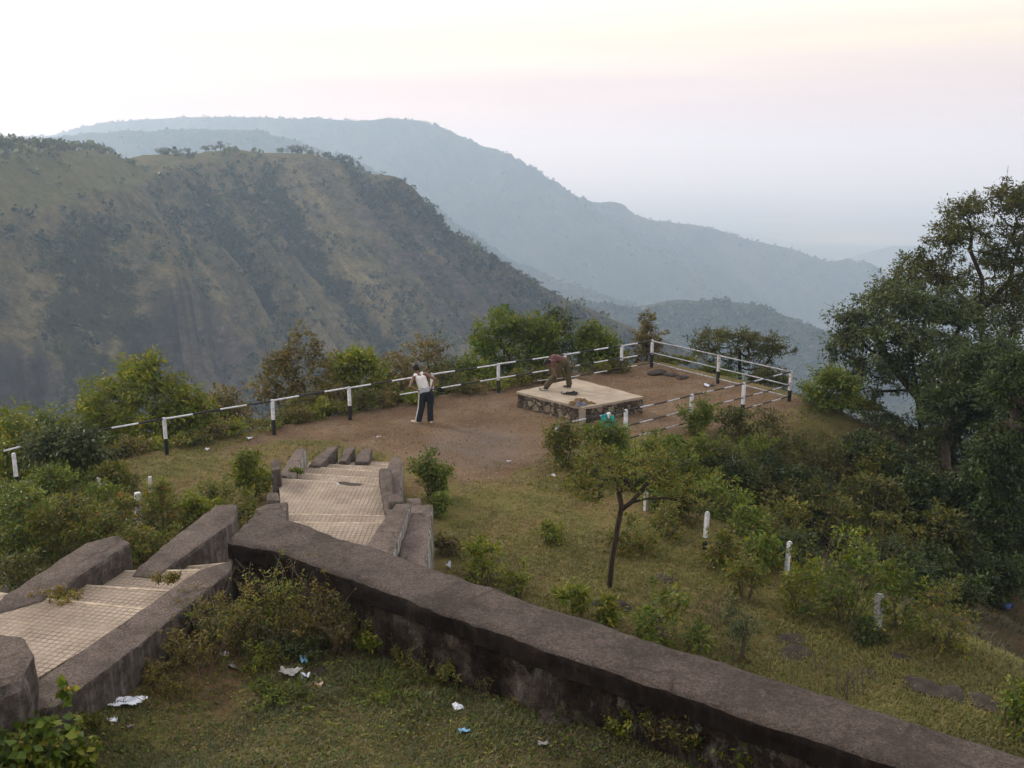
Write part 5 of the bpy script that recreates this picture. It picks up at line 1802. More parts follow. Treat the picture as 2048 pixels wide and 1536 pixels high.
# --- shady slope right of the terrace
SL = [
    (1400, 872, 790, 84, 'rounded bush pressed against the right railing posts', 'leaf_green', 1.3),
    (1130, 935, 838, 110, 'brown green bush at the near end of the right railing', 'leaf_mix', 1.2),
    (1215, 925, 836, 120, 'dark leafy bush under the turquoise jacket', 'leaf_green', 1.2),
    (1300, 945, 872, 120, 'deep green bush on the slope below the right railing, beside the one under the jacket', 'leaf_green', .9),
    (1350, 975, 892, 140, 'dark bush lower on the slope under the middle of the right railing', 'leaf_green', .9),
    (1275, 970, 900, 120, 'shaded bush just above the small forked tree', 'leaf_green', 1.0),
    (1470, 880, 815, 90, 'thin leggy bush in front of the right railing far end', 'leaf_olive', .9),
    (1545, 905, 815, 90, 'dark shrub with bare stems at the terrace corner', 'leaf_olive', .6),
    (1430, 960, 890, 150, 'ragged dark bush in the middle of the shady slope', 'leaf_olive', .8),
    (1520, 1010, 935, 170, 'sprawling dark shrub low on the shady slope', 'leaf_olive', .6),
    (1440, 1040, 960, 150, 'mid green bush right behind the black footed post', 'leaf_green', 1.0),
    (1370, 1050, 985, 110, 'shrub right of the small forked tree crown', 'leaf_olive', .9),
    (1560, 1090, 1000, 150, 'sparse twiggy bush above the leaning white post', 'leaf_mix', .6),
    (1660, 1090, 990, 160, 'dim sparse bush on the slope between the post line and the big trees', 'leaf_mix', .45),
    (1780, 1120, 1020, 150, 'gloomy undergrowth bush at the foot of the leaning dark trunk', 'leaf_mix', .5),
    (1640, 940, 870, 150, 'dusky shrub on the edge of the shady slope', 'leaf_olive', .8),
    (1755, 985, 900, 110, 'yellowish shrub on the slope edge under the dense tree', 'leaf_mix', .9),
]
SL += [
    (1180, 960, 880, 100, 'green bush to the left of the short white post', 'leaf_mix', 1.1),
    (1240, 915, 868, 90, 'yellowish bush under the near half of the right railing', 'leaf_yellow', 1.1),
    (1330, 915, 872, 100, 'green bush below the second post of the right railing', 'leaf_green', 1.1),
    (1400, 930, 872, 110, 'dense green bush under the rounded bush by the railing', 'leaf_green', 1.1),
    (1490, 945, 872, 110, 'dark bush on the slope under the railing far end', 'leaf_green', .8),
    (1410, 1010, 930, 120, 'bright green bush among the dark slope bushes', 'leaf_yellow', 1.0),
    (1330, 1020, 960, 110, 'green shrub behind the long low branch of the forked tree', 'leaf_green', 1.0),
    (1570, 960, 880, 130, 'dark leafy shrub below the terrace corner tree', 'leaf_olive', .6),
    (1600, 1040, 960, 130, 'dim olive shrub halfway down the shady slope', 'leaf_olive', .8),
    (1700, 1020, 950, 120, 'sparse dark shrub on the bare brown part of the slope', 'leaf_mix', .5),
    (1500, 1075, 1010, 120, 'green bush behind the yellow green shrub by the leaning post', 'leaf_green', 1.0),
    (1840, 1060, 980, 110, 'shaded shrub left of the bare leaning trunk', 'leaf_olive', .6),
    (1700, 1110, 1040, 140, 'green brown shrub behind the largest green bush', 'leaf_olive', .9),
    (1880, 1130, 1050, 130, 'dark bush right of the bare leaning trunk', 'leaf_olive', .6),
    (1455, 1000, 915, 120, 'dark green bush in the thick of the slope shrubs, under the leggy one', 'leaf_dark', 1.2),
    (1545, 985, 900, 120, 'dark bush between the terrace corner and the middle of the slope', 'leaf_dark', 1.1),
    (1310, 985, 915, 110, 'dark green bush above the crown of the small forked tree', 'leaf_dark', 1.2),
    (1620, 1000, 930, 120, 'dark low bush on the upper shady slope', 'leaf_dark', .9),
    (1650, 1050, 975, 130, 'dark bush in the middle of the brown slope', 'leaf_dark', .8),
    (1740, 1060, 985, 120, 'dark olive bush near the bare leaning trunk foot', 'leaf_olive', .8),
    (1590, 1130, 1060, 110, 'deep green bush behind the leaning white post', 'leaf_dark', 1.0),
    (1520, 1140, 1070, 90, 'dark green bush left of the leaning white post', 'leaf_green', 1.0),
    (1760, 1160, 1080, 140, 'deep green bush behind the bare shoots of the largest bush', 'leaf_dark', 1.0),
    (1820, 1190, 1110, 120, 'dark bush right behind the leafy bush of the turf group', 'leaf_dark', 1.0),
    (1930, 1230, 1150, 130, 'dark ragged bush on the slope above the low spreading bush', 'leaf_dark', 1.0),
]
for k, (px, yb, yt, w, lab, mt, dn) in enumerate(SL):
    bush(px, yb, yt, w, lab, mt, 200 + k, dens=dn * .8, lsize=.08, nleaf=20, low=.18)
bush(1650, 925, 742, 160, 'green leafy tree on the terrace edge right of the railing corner', 'leaf_green', 230, D=30.0, dens=1.2, lsize=.10, name='tree', cat='tree', low=.3)
bush(1680, 960, 800, 120, 'darker leafy tree between the terrace edge and the dense big tree', 'leaf_olive', 231, D=30.8, dens=1.0, lsize=.10, name='tree', cat='tree', low=.3)

# --- big trees on the right
def big_tree(label, px, D, blobs_px, stem_px, ncl, nleaf, ls, mat, seed, r, spread, wood='bark', aspect=.42, shell=.5, dep=.8, droop=.15):
    b = PD(px, 800, D)
    g = float(gz(b[0], D))
    base = np.array((b[0], D, g))
    S = D / FPX / .98
    bl = []
    for (x, y, rx, ry, w, dy) in blobs_px:
        c = PD(x, y, D + dy) - base
        bl.append((c[0], c[1], c[2], rx * S, rx * S * dep, ry * S, w))
    st_ = []
    for line in stem_px:
        st_.append([tuple(PD(x, y, D + dy) - base) if y is not None else (0, 0, -.8) for x, y, dy in line])
    return plant('tree', label, 'tree', base, seed, bl, ncl, nleaf, ls, mat, wood, r, st_, spread, crown='crown', trunk='trunk', aspect=aspect, shell=shell, droop=droop, sides=7, wander=.16, ragged=.28)


big_tree('tall open tree with dark forked branches at the right edge', 1985, 36.0,
         [(1935, 425, 45, 26, 1.0, 0), (2010, 400, 60, 30, 1.4, .5), (1905, 470, 45, 28, 1.0, -.5), (1960, 470, 60, 30, 1.0, 0), (2050, 470, 80, 70, 3.0, 0), (2060, 400, 60, 30, 1.6, 0), (1850, 520, 52, 24, 1.0, 0), (1800, 555, 48, 24, .9, -.4), (1870, 555, 50, 22, .9, .4), (2060, 560, 60, 60, 2.2, 0), (1990, 520, 40, 26, .8, 0), (2000, 590, 60, 30, 1.2, 0), (1770, 590, 34, 20, .5, 0), (1925, 560, 60, 22, .8, 0), (2030, 640, 60, 40, 1.2, 0), (1950, 610, 50, 24, .8, 0)],
         [[(1985, None, 0), (1975, 850, 0), (1965, 740, 0), (1962, 650, 0), (1960, 590, 0)], [(1962, 650, 0), (1965, 560, 0), (1940, 500, 0), (1945, 460, 0)], [(1962, 640, 0), (1920, 590, 0), (1870, 550, 0)], [(1965, 620, 0), (2020, 560, .3), (2040, 480, .3)]],
         520, 38, .105, 'leaf_olive', 301, .15, .34, shell=.2)
big_tree('dense rounded dark tree, middle one of the big trees on the right', 1830, 32.5,
         [(1790, 600, 80, 30, 2, 0), (1720, 640, 55, 34, 1.5, -.4), (1870, 620, 80, 36, 2, 0), (1940, 650, 60, 40, 1.4, .2), (1695, 690, 34, 28, .9, 0), (1780, 670, 90, 45, 2.4, -1), (1880, 700, 90, 45, 2.4, -1), (1700, 740, 30, 30, .6, 0), (1760, 740, 60, 34, 1.3, -.6), (1850, 760, 70, 36, 1.3, -.6), (1945, 730, 50, 40, 1.1, -.5), (1745, 800, 36, 30, .5, 0), (1770, 850, 40, 34, .6, 0), (1840, 830, 50, 34, .8, 0)],
         [[(1850, None, 0), (1845, 900, 0), (1838, 830, 0), (1830, 760, 0), (1820, 690, 0)], [(1838, 800, 0), (1790, 740, -.3), (1760, 690, -.4)], [(1835, 780, 0), (1890, 720, 0), (1910, 670, 0)]],
         440, 54, .105, 'leaf_grey', 302, .16, .33, shell=.35)
big_tree('shaded tree with a bare leaning grey trunk at the right', 1905, 28.5,
         [(1930, 740, 60, 36, 1.2, 0), (1990, 720, 60, 40, 1.4, .4), (1900, 800, 60, 34, 1.2, -.4), (1970, 800, 70, 40, 1.6, -.4), (2040, 780, 60, 50, 1.4, 0), (2010, 860, 60, 30, 1.1, 0), (1900, 855, 50, 22, .7, 0)],
         [[(1912, None, 0), (1908, 1010, 0), (1893, 930, 0), (1890, 870, 0), (1910, 800, 0)], [(1890, 880, 0), (1950, 820, .2), (1990, 770, .3)]],
         380, 54, .10, 'leaf_dark', 303, .18, .32, wood='twig', shell=.35)
big_tree('very dark leafy tree mass leaning in at the right edge', 2045, 24.5,
         [(2020, 760, 50, 50, 1.3, 0), (2060, 860, 60, 60, 1.6, 0), (1990, 900, 45, 50, 1.4, -.4), (1960, 960, 30, 44, 1.0, 0), (2030, 980, 60, 60, 1.6, -.3), (1990, 1040, 45, 60, 1.4, -.5), (2050, 1090, 50, 60, 1.4, 0), (1960, 1100, 30, 40, .8, -.5), (2010, 1150, 50, 40, 1.2, -.6)],
         [[(2040, None, 0), (2035, 1100, 0), (2030, 1000, 0), (2035, 900, 0), (2030, 800, 0)]],
         520, 50, .092, 'leaf_dark', 304, .14, .30)
bush(1935, 1160, 1060, 110, 'pale leaved shrub in front of the very dark tree', 'leaf_grey', 305, lsize=.09, dens=.9)
bush(1990, 1210, 1110, 120, 'dark shrub next to the blue plastic bag', 'leaf_dark', 306, lsize=.085)
bush(1850, 1190, 1100, 130, 'dim bush between the largest green bush and the dark trees', 'leaf_dark', 307, lsize=.08)
bush(2035, 1480, 1360, 90, 'small green shrub on the turf at the lower right edge', 'leaf_green', 308, lsize=.06)

for k, (px, yt, w, D, lab, mt) in enumerate(((1720, 868, 130, 27.5, 'dark thicket bush on the slope edge left of the dense tree foot', 'leaf_dark'), (1800, 890, 130, 26.5, 'dark thicket bush on the slope below the dense tree', 'leaf_dark'), (1850, 930, 130, 25.0, 'dark thicket bush in front of the bare leaning trunk foot', 'leaf_dark'), (1950, 930, 120, 26.0, 'dark thicket bush right of the bare leaning trunk foot', 'leaf_dark'), (1760, 950, 130, 24.5, 'dark olive thicket bush lower on the slope', 'leaf_olive'), (1900, 1010, 110, 23.5, 'dark olive thicket bush near the very dark tree', 'leaf_olive'), (1775, 850, 120, 31.5, 'hazy grey green shrub under the dense tree, at the slope edge', 'leaf_grey'), (1850, 860, 120, 31.0, 'dusky shrub between the dense tree stem and the bare leaning trunk', 'leaf_olive'), (1930, 880, 120, 30.0, 'dark shrub behind the bare leaning trunk', 'leaf_dark'), (2010, 800, 150, 31.0, 'dark filling tree behind the very dark tree at the right edge', 'leaf_dark'), (2000, 620, 150, 37.0, 'olive tree filling the gap under the tall open crown', 'leaf_olive'))):
    bush(px, 950, yt, w, lab, mt, 860 + k, D=D, dens=.9, lsize=.11, nleaf=26, low=.25, name='tree' if yt < 830 else 'bush', cat='tree' if yt < 830 else 'bush')

# --- turf right of the stairs
b = hit(1216, 1176)
D = b[1]
S = D / FPX / .96


def q3(x, y, dy=0):
    return tuple(PD(x, y, D + dy) - b)


bl = [(1205, 945, 60, 22, 1.4, .2), (1290, 930, 55, 22, 1.2, .3), (1240, 915, 60, 18, 1.1, .4), (1340, 955, 50, 22, 1, .2), (1180, 985, 36, 18, .8, -.2), (1270, 960, 60, 16, .9, -.2), (1390, 990, 42, 18, .7, 0), (1150, 965, 24, 14, .4, 0), (1330, 915, 50, 18, .7, .5)]
plant('tree', 'small dark stemmed tree forking low on the turf behind the parapet', 'tree', b, 310,
      [(*q3(x, y, dy), rx * S, rx * S * .8, ry * S, w) for x, y, rx, ry, w, dy in bl], 150, 20, .06, 'leaf_mix', 'bark', .066,
      [[(0, 0, -.3), q3(1224, 1120), q3(1234, 1060), q3(1243, 1015), q3(1238, 985)], [q3(1240, 1022), q3(1262, 1005), q3(1280, 985), q3(1292, 968)], [q3(1262, 1006), q3(1290, 998), q3(1330, 996), q3(1370, 1003), q3(1398, 1018)]],
      spread=.16, crown='crown', trunk='trunk', flat=.5, aspect=.36, sides=8, wander=.1)
TF = [
    (862, 1000, 898, 100, 'rounded green shrub beside the right stair wall', 'leaf_green', 1.4, .07),
    (880, 1035, 975, 60, 'low leafy shrub below the rounded one beside the stair wall', 'leaf_green', 1.0, .06),
    (1098, 1090, 1035, 66, 'small isolated shrub in the middle of the turf', 'leaf_yellow', 1.2, .055),
    (1255, 1105, 1035, 120, 'bushy shrub directly behind the small forked tree', 'leaf_mix', 1.2, .06),
    (1330, 1075, 1000, 110, 'brownish shrub between the forked tree and the black footed post', 'leaf_mix', .9, .06),
    (1400, 1190, 1080, 0, '', '', 0, 0),
    (1440, 1140, 1045, 100, 'tall loose shrub right of the black footed post', 'leaf_mix', 1.1, .065),
    (1490, 1200, 1080, 110, 'yellow green shrub in front of the leaning white post', 'leaf_mix', 1.1, .065),
    (1475, 1322, 1195, 100, 'fine leaved shrub growing at the far edge of the parapet', 'leaf_grey', 1.2, .05),
    (1600, 1220, 1100, 120, 'bright green bush at the left of the large bush group', 'leaf_yellow', 1.3, .06),
    (1690, 1255, 1050, 190, 'largest green bush with long bare shoots, on the right turf', 'leaf_green', 1.5, .065),
    (1800, 1260, 1130, 130, 'leafy bush right of the largest one', 'leaf_green', 1.3, .06),
    (1880, 1295, 1160, 170, 'low spreading yellow green bush at the right end of the bush group', 'leaf_mix', 1.3, .055),
    (1720, 1290, 1210, 110, 'dark low bush in front of the largest bush', 'leaf_dark', 1.1, .055),
    (960, 1165, 1085, 110, 'leafy shrub with a bare twig behind the parapet, nearest the stairs', 'leaf_yellow', 1.1, .07),
    (1035, 1195, 1120, 80, 'loose green weed shrub behind the parapet, right of the one with a bare twig', 'leaf_yellow', .9, .065),
    (1150, 1240, 1160, 90, 'broad leaved yellow green weed behind the parapet left of the tree foot', 'leaf_yellow', .9, .085),
    (1215, 1250, 1195, 80, 'low broad leaved weed at the foot of the forked tree', 'leaf_yellow', .9, .08),
    (1310, 1290, 1175, 130, 'dark green weed clump with dry stalks behind the parapet', 'leaf_green', .9, .075),
    (1390, 1300, 1240, 80, 'short green weed by the parapet edge', 'leaf_green', .8, .07),
]
for k, (px, yb, yt, w, lab, mt, dn, ls) in enumerate(TF):
    if w:
        bush(px, yb, yt, w, lab, mt, 330 + k, dens=dn * (.85 if yb < 1150 else .55), lsize=ls, nleaf=20, low=.14)

# long bare shoots
def shoots(label, px, py, n, hpx, seed, wpx=30, surf=gz, mat='twig', name='dry_stalks', r=.007, lean=.25):
    rng = np.random.default_rng(seed)
    b_ = hit(px, py, surf)
    o = thing(name, label, 'stalks', tuple(b_))
    paths = []
    S_ = b_[1] / FPX
    for k in range(n):
        x0, y0 = rng.normal() * wpx * S_ * .5, rng.normal() * wpx * S_ * .5
        h = hpx * S_ * rng.uniform(.5, 1.05)
        lx, ly = rng.normal() * lean, rng.normal() * lean
        pts = np.array([(x0 + lx * h * f ** 1.4 + rng.normal() * .01, y0 + ly * h * f ** 1.4, h * f - (.1 if f == 0 else 0)) for f in np.linspace(0, 1, 6)])
        paths.append((pts, np.linspace(r, r * .35, 6)))
        for q_ in range(rng.integers(0, 3)):
            j = rng.integers(2, 5)
            e = pts[j] + np.array((rng.normal() * .2, rng.normal() * .2, .12)) * h * .5
            paths.append((np.array([pts[j], (pts[j] + e) / 2 + (0, 0, .01), e]), np.array((r * .6, r * .5, r * .25))))
    V, F = tube_arrays(paths, 4)
    fast_mesh('stalk', V, F, M[mat], o)
    return o


shoots('bare whitish shoots rising out of the largest green bush', 1710, 1230, 12, 220, 401, 90, lean=.35)
shoots('two tall straight bare shoots standing above the slope bushes', 1745, 1190, 3, 250, 402, 60, lean=.04, r=.009)
shoots('dry bare twig leaning out of the shrub behind the parapet', 985, 1165, 4, 130, 403, 30, lean=.3)
shoots('pale dry stalks fanning out behind the parapet edge', 1330, 1285, 8, 120, 404, 40, lean=.5)
shoots('dead brown stalks near the fine leaved shrub', 1440, 1250, 9, 90, 405, 40, lean=.2)
shoots('dead brown weed spikes on the turf close to the parapet', 1690, 1390, 9, 90, 406, 40, lean=.12, r=.012)
shoots('dry grass spikes on the turf above the parapet right half', 1640, 1350, 7, 70, 407, 50, lean=.15)
shoots('leafless twigs on the shady slope above the leaning post', 1590, 1090, 9, 110, 408, 80, lean=.5)

# --- left of the stairs
LF = [
    (505, 1000, 905, 92, 'round leafy shrub touching the left stair wall', 'leaf_yellow', 1.5, .07, None),
    (490, 1075, 985, 70, 'low shrub below the round one, behind the stepped wall end', 'leaf_mix', 1.0, .06, None),
    (60, 1120, 960, 190, 'large dark green shrub at the left edge', 'leaf_green', 1.4, .07, None),
    (150, 1130, 990, 170, 'tangled green shrub behind the first stepped wall', 'leaf_mix', 1.4, .065, None),
    (20, 1040, 975, 120, 'leafy shrub at the foot of the first railing post', 'leaf_grey', 1.2, .085, None),
    (120, 1010, 925, 130, 'feathery green shrub below the leafy bush on the railing', 'leaf_green', 1.2, .07, None),
    (235, 1085, 985, 120, 'forked twiggy shrub around the greyish stained post', 'leaf_mix', 1.0, .06, ('flower', 'petal', .004, .035)),
    (330, 1070, 965, 110, 'shrub dotted with orange flowers below the white peeling post', 'leaf_mix', 1.1, .06, ('flower', 'petal', .008, .035)),
    (400, 1060, 985, 90, 'yellow green shrub behind the second stepped wall', 'leaf_yellow', 1.2, .065, None),
    (270, 1125, 1050, 140, 'low mixed shrub between the two stepped walls', 'leaf_mix', 1.3, .06, ('flower', 'petal', .004, .03)),
    (200, 1030, 960, 110, 'dim green shrub around the thin cream post', 'leaf_green', 1.0, .06, None),
    (40, 1190, 1100, 130, 'twiggy low shrub outside the first stepped wall', 'leaf_olive', .8, .06, None),
    (350, 1120, 1060, 90, 'weedy shrub in the corner where the second stepped wall starts', 'leaf_mix', 1.1, .055, None),
]
LF += [
    (235, 985, 925, 100, 'leafy olive shrub under the broad leafy tree, in front of the railing', 'leaf_mix', 1.1, .075, None),
    (160, 960, 900, 110, 'bright green shrub between the leafy bush on the railing and the thin cream post', 'leaf_yellow', 1.1, .08, None),
    (85, 1060, 985, 130, 'yellow green shrub in the middle of the left undergrowth', 'leaf_yellow', 1.2, .07, None),
    (330, 1020, 960, 80, 'yellowish shrub right of the white peeling post', 'leaf_yellow', 1.0, .06, None),
    (430, 1020, 965, 80, 'low brownish green shrub at the turf edge left of the stairs', 'leaf_mix', 1.0, .06, None),
    (180, 1090, 1020, 110, 'dense mid green shrub above the first stepped wall', 'leaf_green', 1.3, .065, None),
]
for k, (px, yb, yt, w, lab, mt, dn, ls, ex) in enumerate(LF):
    bush(px, yb, yt, w, lab, mt, 360 + k, dens=dn, lsize=ls, nleaf=22, low=.16, extra=ex)

# --- weeds on the near ground, inside the corner of the parapet
def weed(px, py, hpx, wpx, label, mat, seed, nst=26, ls=.03, nl=10, name='weed', surf=uz, extra=None, droop=.1, asp=.45):
    nst, ls = int(nst * 1.15), ls * 1.2
    rng = np.random.default_rng(seed)
    b_ = hit(px, py, surf)
    S_ = b_[1] / FPX * 1.05
    h, w = hpx * S_, wpx * S_
    o = thing(name, label, 'weed', tuple(b_))
    paths, P_, A_ = [], [], []
    for k in range(nst):
        x0, y0 = rng.normal() * w * .22, rng.normal() * w * .16
        hh = h * rng.uniform(.45, 1.05)
        l = rng.normal(size=2) * .35
        f = np.linspace(0, 1, 7)
        pts = np.stack([x0 + l[0] * hh * f ** 1.5 + .012 * rng.normal(size=7), y0 + l[1] * hh * f ** 1.5 + .012 * rng.normal(size=7), hh * f - .02], -1)
        paths.append((pts, np.linspace(.006, .002, 7)))
        for q_ in range(rng.integers(2, 6)):
            j = rng.integers(2, 6)
            e = pts[j] + np.array((rng.normal() * .35, rng.normal() * .35, rng.uniform(.1, .5))) * hh * .3
            paths.append((np.array([pts[j], (pts[j] + e) / 2 + (0, 0, .01), e]), np.array((.003, .0025, .0015))))
            t_ = rng.random((nl, 1))
            P_.append(pts[j] + (e - pts[j]) * t_ + rng.normal(size=(nl, 3)) * .02)
            A_.append(unit(rng.normal(size=(nl, 3)) + unit(e - pts[j]) * .6))
        t_ = rng.uniform(.25, 1, nl)
        P_.append(np.stack([np.interp(t_, f, pts[:, c_]) for c_ in range(3)], -1))
        A_.append(unit(rng.normal(size=(nl, 3)) * np.array((1, 1, .5))))
    V, F = tube_arrays(paths, 4)
    fast_mesh('stems', V, F, M['twig'], o)
    pos, ax = np.concatenate(P_), np.concatenate(A_) + np.array((0, 0, -droop))
    n_ = len(pos)
    L = ls * rng.uniform(.5, 1.4, n_)
    V, F = leaf_arrays(pos, unit(ax), unit(rng.normal(size=(n_, 3)) * .6 + [0, 0, 1]), L, L * asp * .5)
    fast_mesh('foliage', V, F, M[mat], o)
    if extra:
        nm, mt, frac, sz = extra
        k = rng.random(n_) < frac
        k &= pos[:, 2] > h * .45
        pp = np.repeat(pos[k], 7, 0)
        pp = pp + rng.normal(size=pp.shape) * sz * .5
        LL = np.full(len(pp), sz)
        V, F = leaf_arrays(pp, unit(rng.normal(size=pp.shape) + [0, 0, .5]), unit(rng.normal(size=pp.shape) + [0, 0, 1]), LL, LL * .4)
        fast_mesh(nm, V, F, M[mt], o)
    return o


WD = [
    (560, 1280, 190, 130, 'tall yellow green herb against the parapet end', 'leaf_yellow', 30, .035),
    (645, 1285, 175, 140, 'dry brown and straw coloured herb under the coping', 'leaf_dry', 36, .03),
    (715, 1290, 150, 120, 'leafy green and straw herb at the wall, right of the dry one', 'leaf_mix', 30, .035),
    (480, 1280, 150, 120, 'dry feathery herb in the corner by the curb end', 'leaf_dry', 32, .026),
    (430, 1300, 130, 120, 'yellow flecked herb beside the curb', 'leaf_mix', 30, .03),
    (375, 1335, 115, 120, 'seedy straw herb lower along the curb', 'leaf_dry', 30, .024),
    (310, 1365, 80, 90, 'small dry herb next to the curb above the plastic bag', 'leaf_dry', 24, .024),
    (540, 1310, 80, 140, 'grey green bunch of fine herbs in front of the tall ones', 'leaf_grey', 40, .022),
    (600, 1320, 60, 120, 'dark green low herb behind the blue wrapper', 'leaf_dark', 30, .03),
    (740, 1300, 70, 80, 'bright green sprig near the foot of the rubble wall', 'leaf_yellow', 18, .04),
    (830, 1335, 70, 80, 'thin herb against the rubble wall', 'leaf_mix', 16, .03),
    (940, 1350, 80, 60, 'single leafy herb growing up the rubble wall', 'leaf_yellow', 12, .034),
    (1240, 1470, 90, 70, 'yellow leaved sprig at the foot of the wall, left of the tall dry herb', 'leaf_yellow', 14, .032),
    (1340, 1500, 130, 90, 'tall dry herb reaching the coping edge', 'leaf_dry', 24, .026),
    (1440, 1530, 110, 110, 'green leafy herb by the wall at the bottom of the view', 'leaf_yellow', 24, .04),
    (1530, 1550, 110, 110, 'broad green herb by the wall nearest the bottom edge', 'leaf_yellow', 26, .045),
    (1620, 1580, 100, 90, 'pale yellow herb at the bottom edge by the wall', 'leaf_mix', 22, .04),
    (1150, 1440, 60, 90, 'low dull herb along the rubble wall', 'leaf_grey', 20, .024),
    (1050, 1400, 50, 90, 'low brown herb along the rubble wall', 'leaf_dry', 20, .022),
    (560, 1400, 34, 140, 'flat green ground herb left of the litter pile', 'leaf_green', 24, .03),
    (760, 1390, 36, 150, 'spreading ground herb on the dark turf', 'leaf_green', 26, .03),
    (170, 1460, 50, 80, 'small sprig beneath the curb left of the plastic bag', 'leaf_mix', 16, .03),
]
WD += [
    (600, 1295, 120, 120, 'straw coloured seed heads between the tall herbs at the parapet', 'leaf_dry', 26, .022),
    (690, 1300, 110, 110, 'reddish dry herb among the tall herbs at the parapet', 'leaf_brown', 24, .024),
    (520, 1335, 70, 130, 'yellow green low herb below the corner herbs', 'leaf_yellow', 26, .026),
    (340, 1400, 60, 110, 'straw tuft along the curb above the plastic bag', 'leaf_dry', 22, .02),
    (880, 1370, 60, 110, 'dull low herb at the foot of the wall middle', 'leaf_mix', 20, .026),
    (1000, 1385, 60, 100, 'dry grass tuft under the wall, right of the climbing herb', 'leaf_dry', 20, .02),
    (1300, 1480, 120, 70, 'thin yellowish herb beside the tall dry herb at the wall', 'leaf_yellow', 16, .03),
    (1390, 1520, 130, 90, 'tall mixed herb between the dry herb and the leafy one at the bottom', 'leaf_mix', 22, .03),
    (1480, 1545, 100, 90, 'leafy sprig next to the broad green herb at the bottom edge', 'leaf_yellow', 22, .045),
]
for k, (px, py, h, w, lab, mt, nst, ls) in enumerate(WD):
    weed(px, py, h, w, lab, mt, 500 + k, nst, ls)
weed(60, 1560, 165, 190, 'broad leaved plant with orange flowers in the bottom left corner', 'leaf_green', 540, 46, .075, 12, 'flowering_plant', asp=.75, extra=('flower', 'petal', .006, .02), droop=.3)
weed(170, 1545, 90, 70, 'yellowing leafy sprig right of the orange flowered plant', 'leaf_yellow', 541, 12, .06, 8, 'flowering_plant', asp=.7, droop=.4)

# tufts on the stair edges
weed(330, 1165, 26, 60, 'dry tuft on the stairs beside the first stepped wall', 'leaf_dry', 550, 14, .03, 10, surf=lambda x, y: 2.3)
weed(120, 1197, 26, 90, 'grassy tuft growing where the first stepped wall meets the steps', 'leaf_dry', 551, 16, .03, 10, surf=lambda x, y: 2.45)
weed(590, 946, 11, 34, 'green tuft at the foot of the white stained stair wall', 'leaf_green', 552, 10, .05, 10, surf=lambda x, y: .75)
weed(900, 1110, 60, 60, 'dead brown plant right of the stair wall end', 'leaf_brown', 553, 18, .06, 10, surf=gz)

# ------------------------------------------------------------------ stones
def stone(px, py, w, h, label, seed, surf=gz):
    rng = np.random.default_rng(seed)
    p_ = hit(px, py, surf)
    bm = bmesh.new()
    bmesh.ops.create_icosphere(bm, subdivisions=3, radius=1)
    for v in bm.verts:
        c_ = v.co.copy()
        k_ = 1 + .30 * mnoise.noise(c_ * 1.2 + Vector((seed, 0, 0))) + .12 * mnoise.noise(c_ * 3.5 + Vector((0, seed, 0)))
        v.co = Vector((c_.x * w * k_, c_.y * w * .7 * k_, max(c_.z, -.4) * h * k_))
    o = bm_obj('stone', bm, M['stone_dark'], smooth=False)
    o.location = tuple(p_)
    o.rotation_euler = (0, 0, rng.uniform(0, 3))
    tag(o, label, 'stone')
    return o


for k, (px, py, w, h, lab, sf) in enumerate([
    (1315, 748, .42, .16, 'dark boulder under the far railing corner', gz), (1345, 752, .30, .10, 'flat rock right of the corner boulder', gz), (1365, 756, .26, .08, 'reddish flat rock along the far edge', gz), (1420, 772, .22, .06, 'thin rock slab outside the far railing middle', gz),
    (1590, 1308, .34, .07, 'flat dark rock in the turf below the large bush', gz), (1585, 1280, .28, .06, 'half buried dark rock above the flat one', gz), (1800, 1315, .16, .05, 'small dark rock on the turf right of the low bush', gz),
    (1850, 1375, .34, .06, 'wide dark rock slab near the right edge', gz), (1905, 1390, .30, .06, 'rough dark rock right of the wide slab', gz), (1960, 1405, .30, .06, 'low dark rock at the right end of the rock patch', gz), (1740, 1350, .22, .04, 'pale topped flat rock on the turf', gz),
    (1330, 1160, .30, .05, 'dark rock patch in the turf right of the tree foot', gz), (1150, 1190, .22, .09, 'dark rock among the weeds behind the parapet', gz), (1240, 1215, .22, .10, 'dark rock at the foot of the forked tree', gz), (1200, 1208, .16, .08, 'small dark rock left of the tree foot', gz),
    (1130, 1205, .2, .08, 'brownish rock among the broad leaved weeds', gz), (30, 1185, .4, .12, 'dark rock outside the first stepped wall', gz), (1120, 1440, .26, .10, 'rough grey stone at the foot of the rubble wall', uz), (640, 1345, .12, .06, 'small brown stone near the litter', uz), (1310, 1375, .16, .07, 'broken stone lying below the coping', uz)]):
    stone(px, py, w, h, lab, 600 + k, sf)

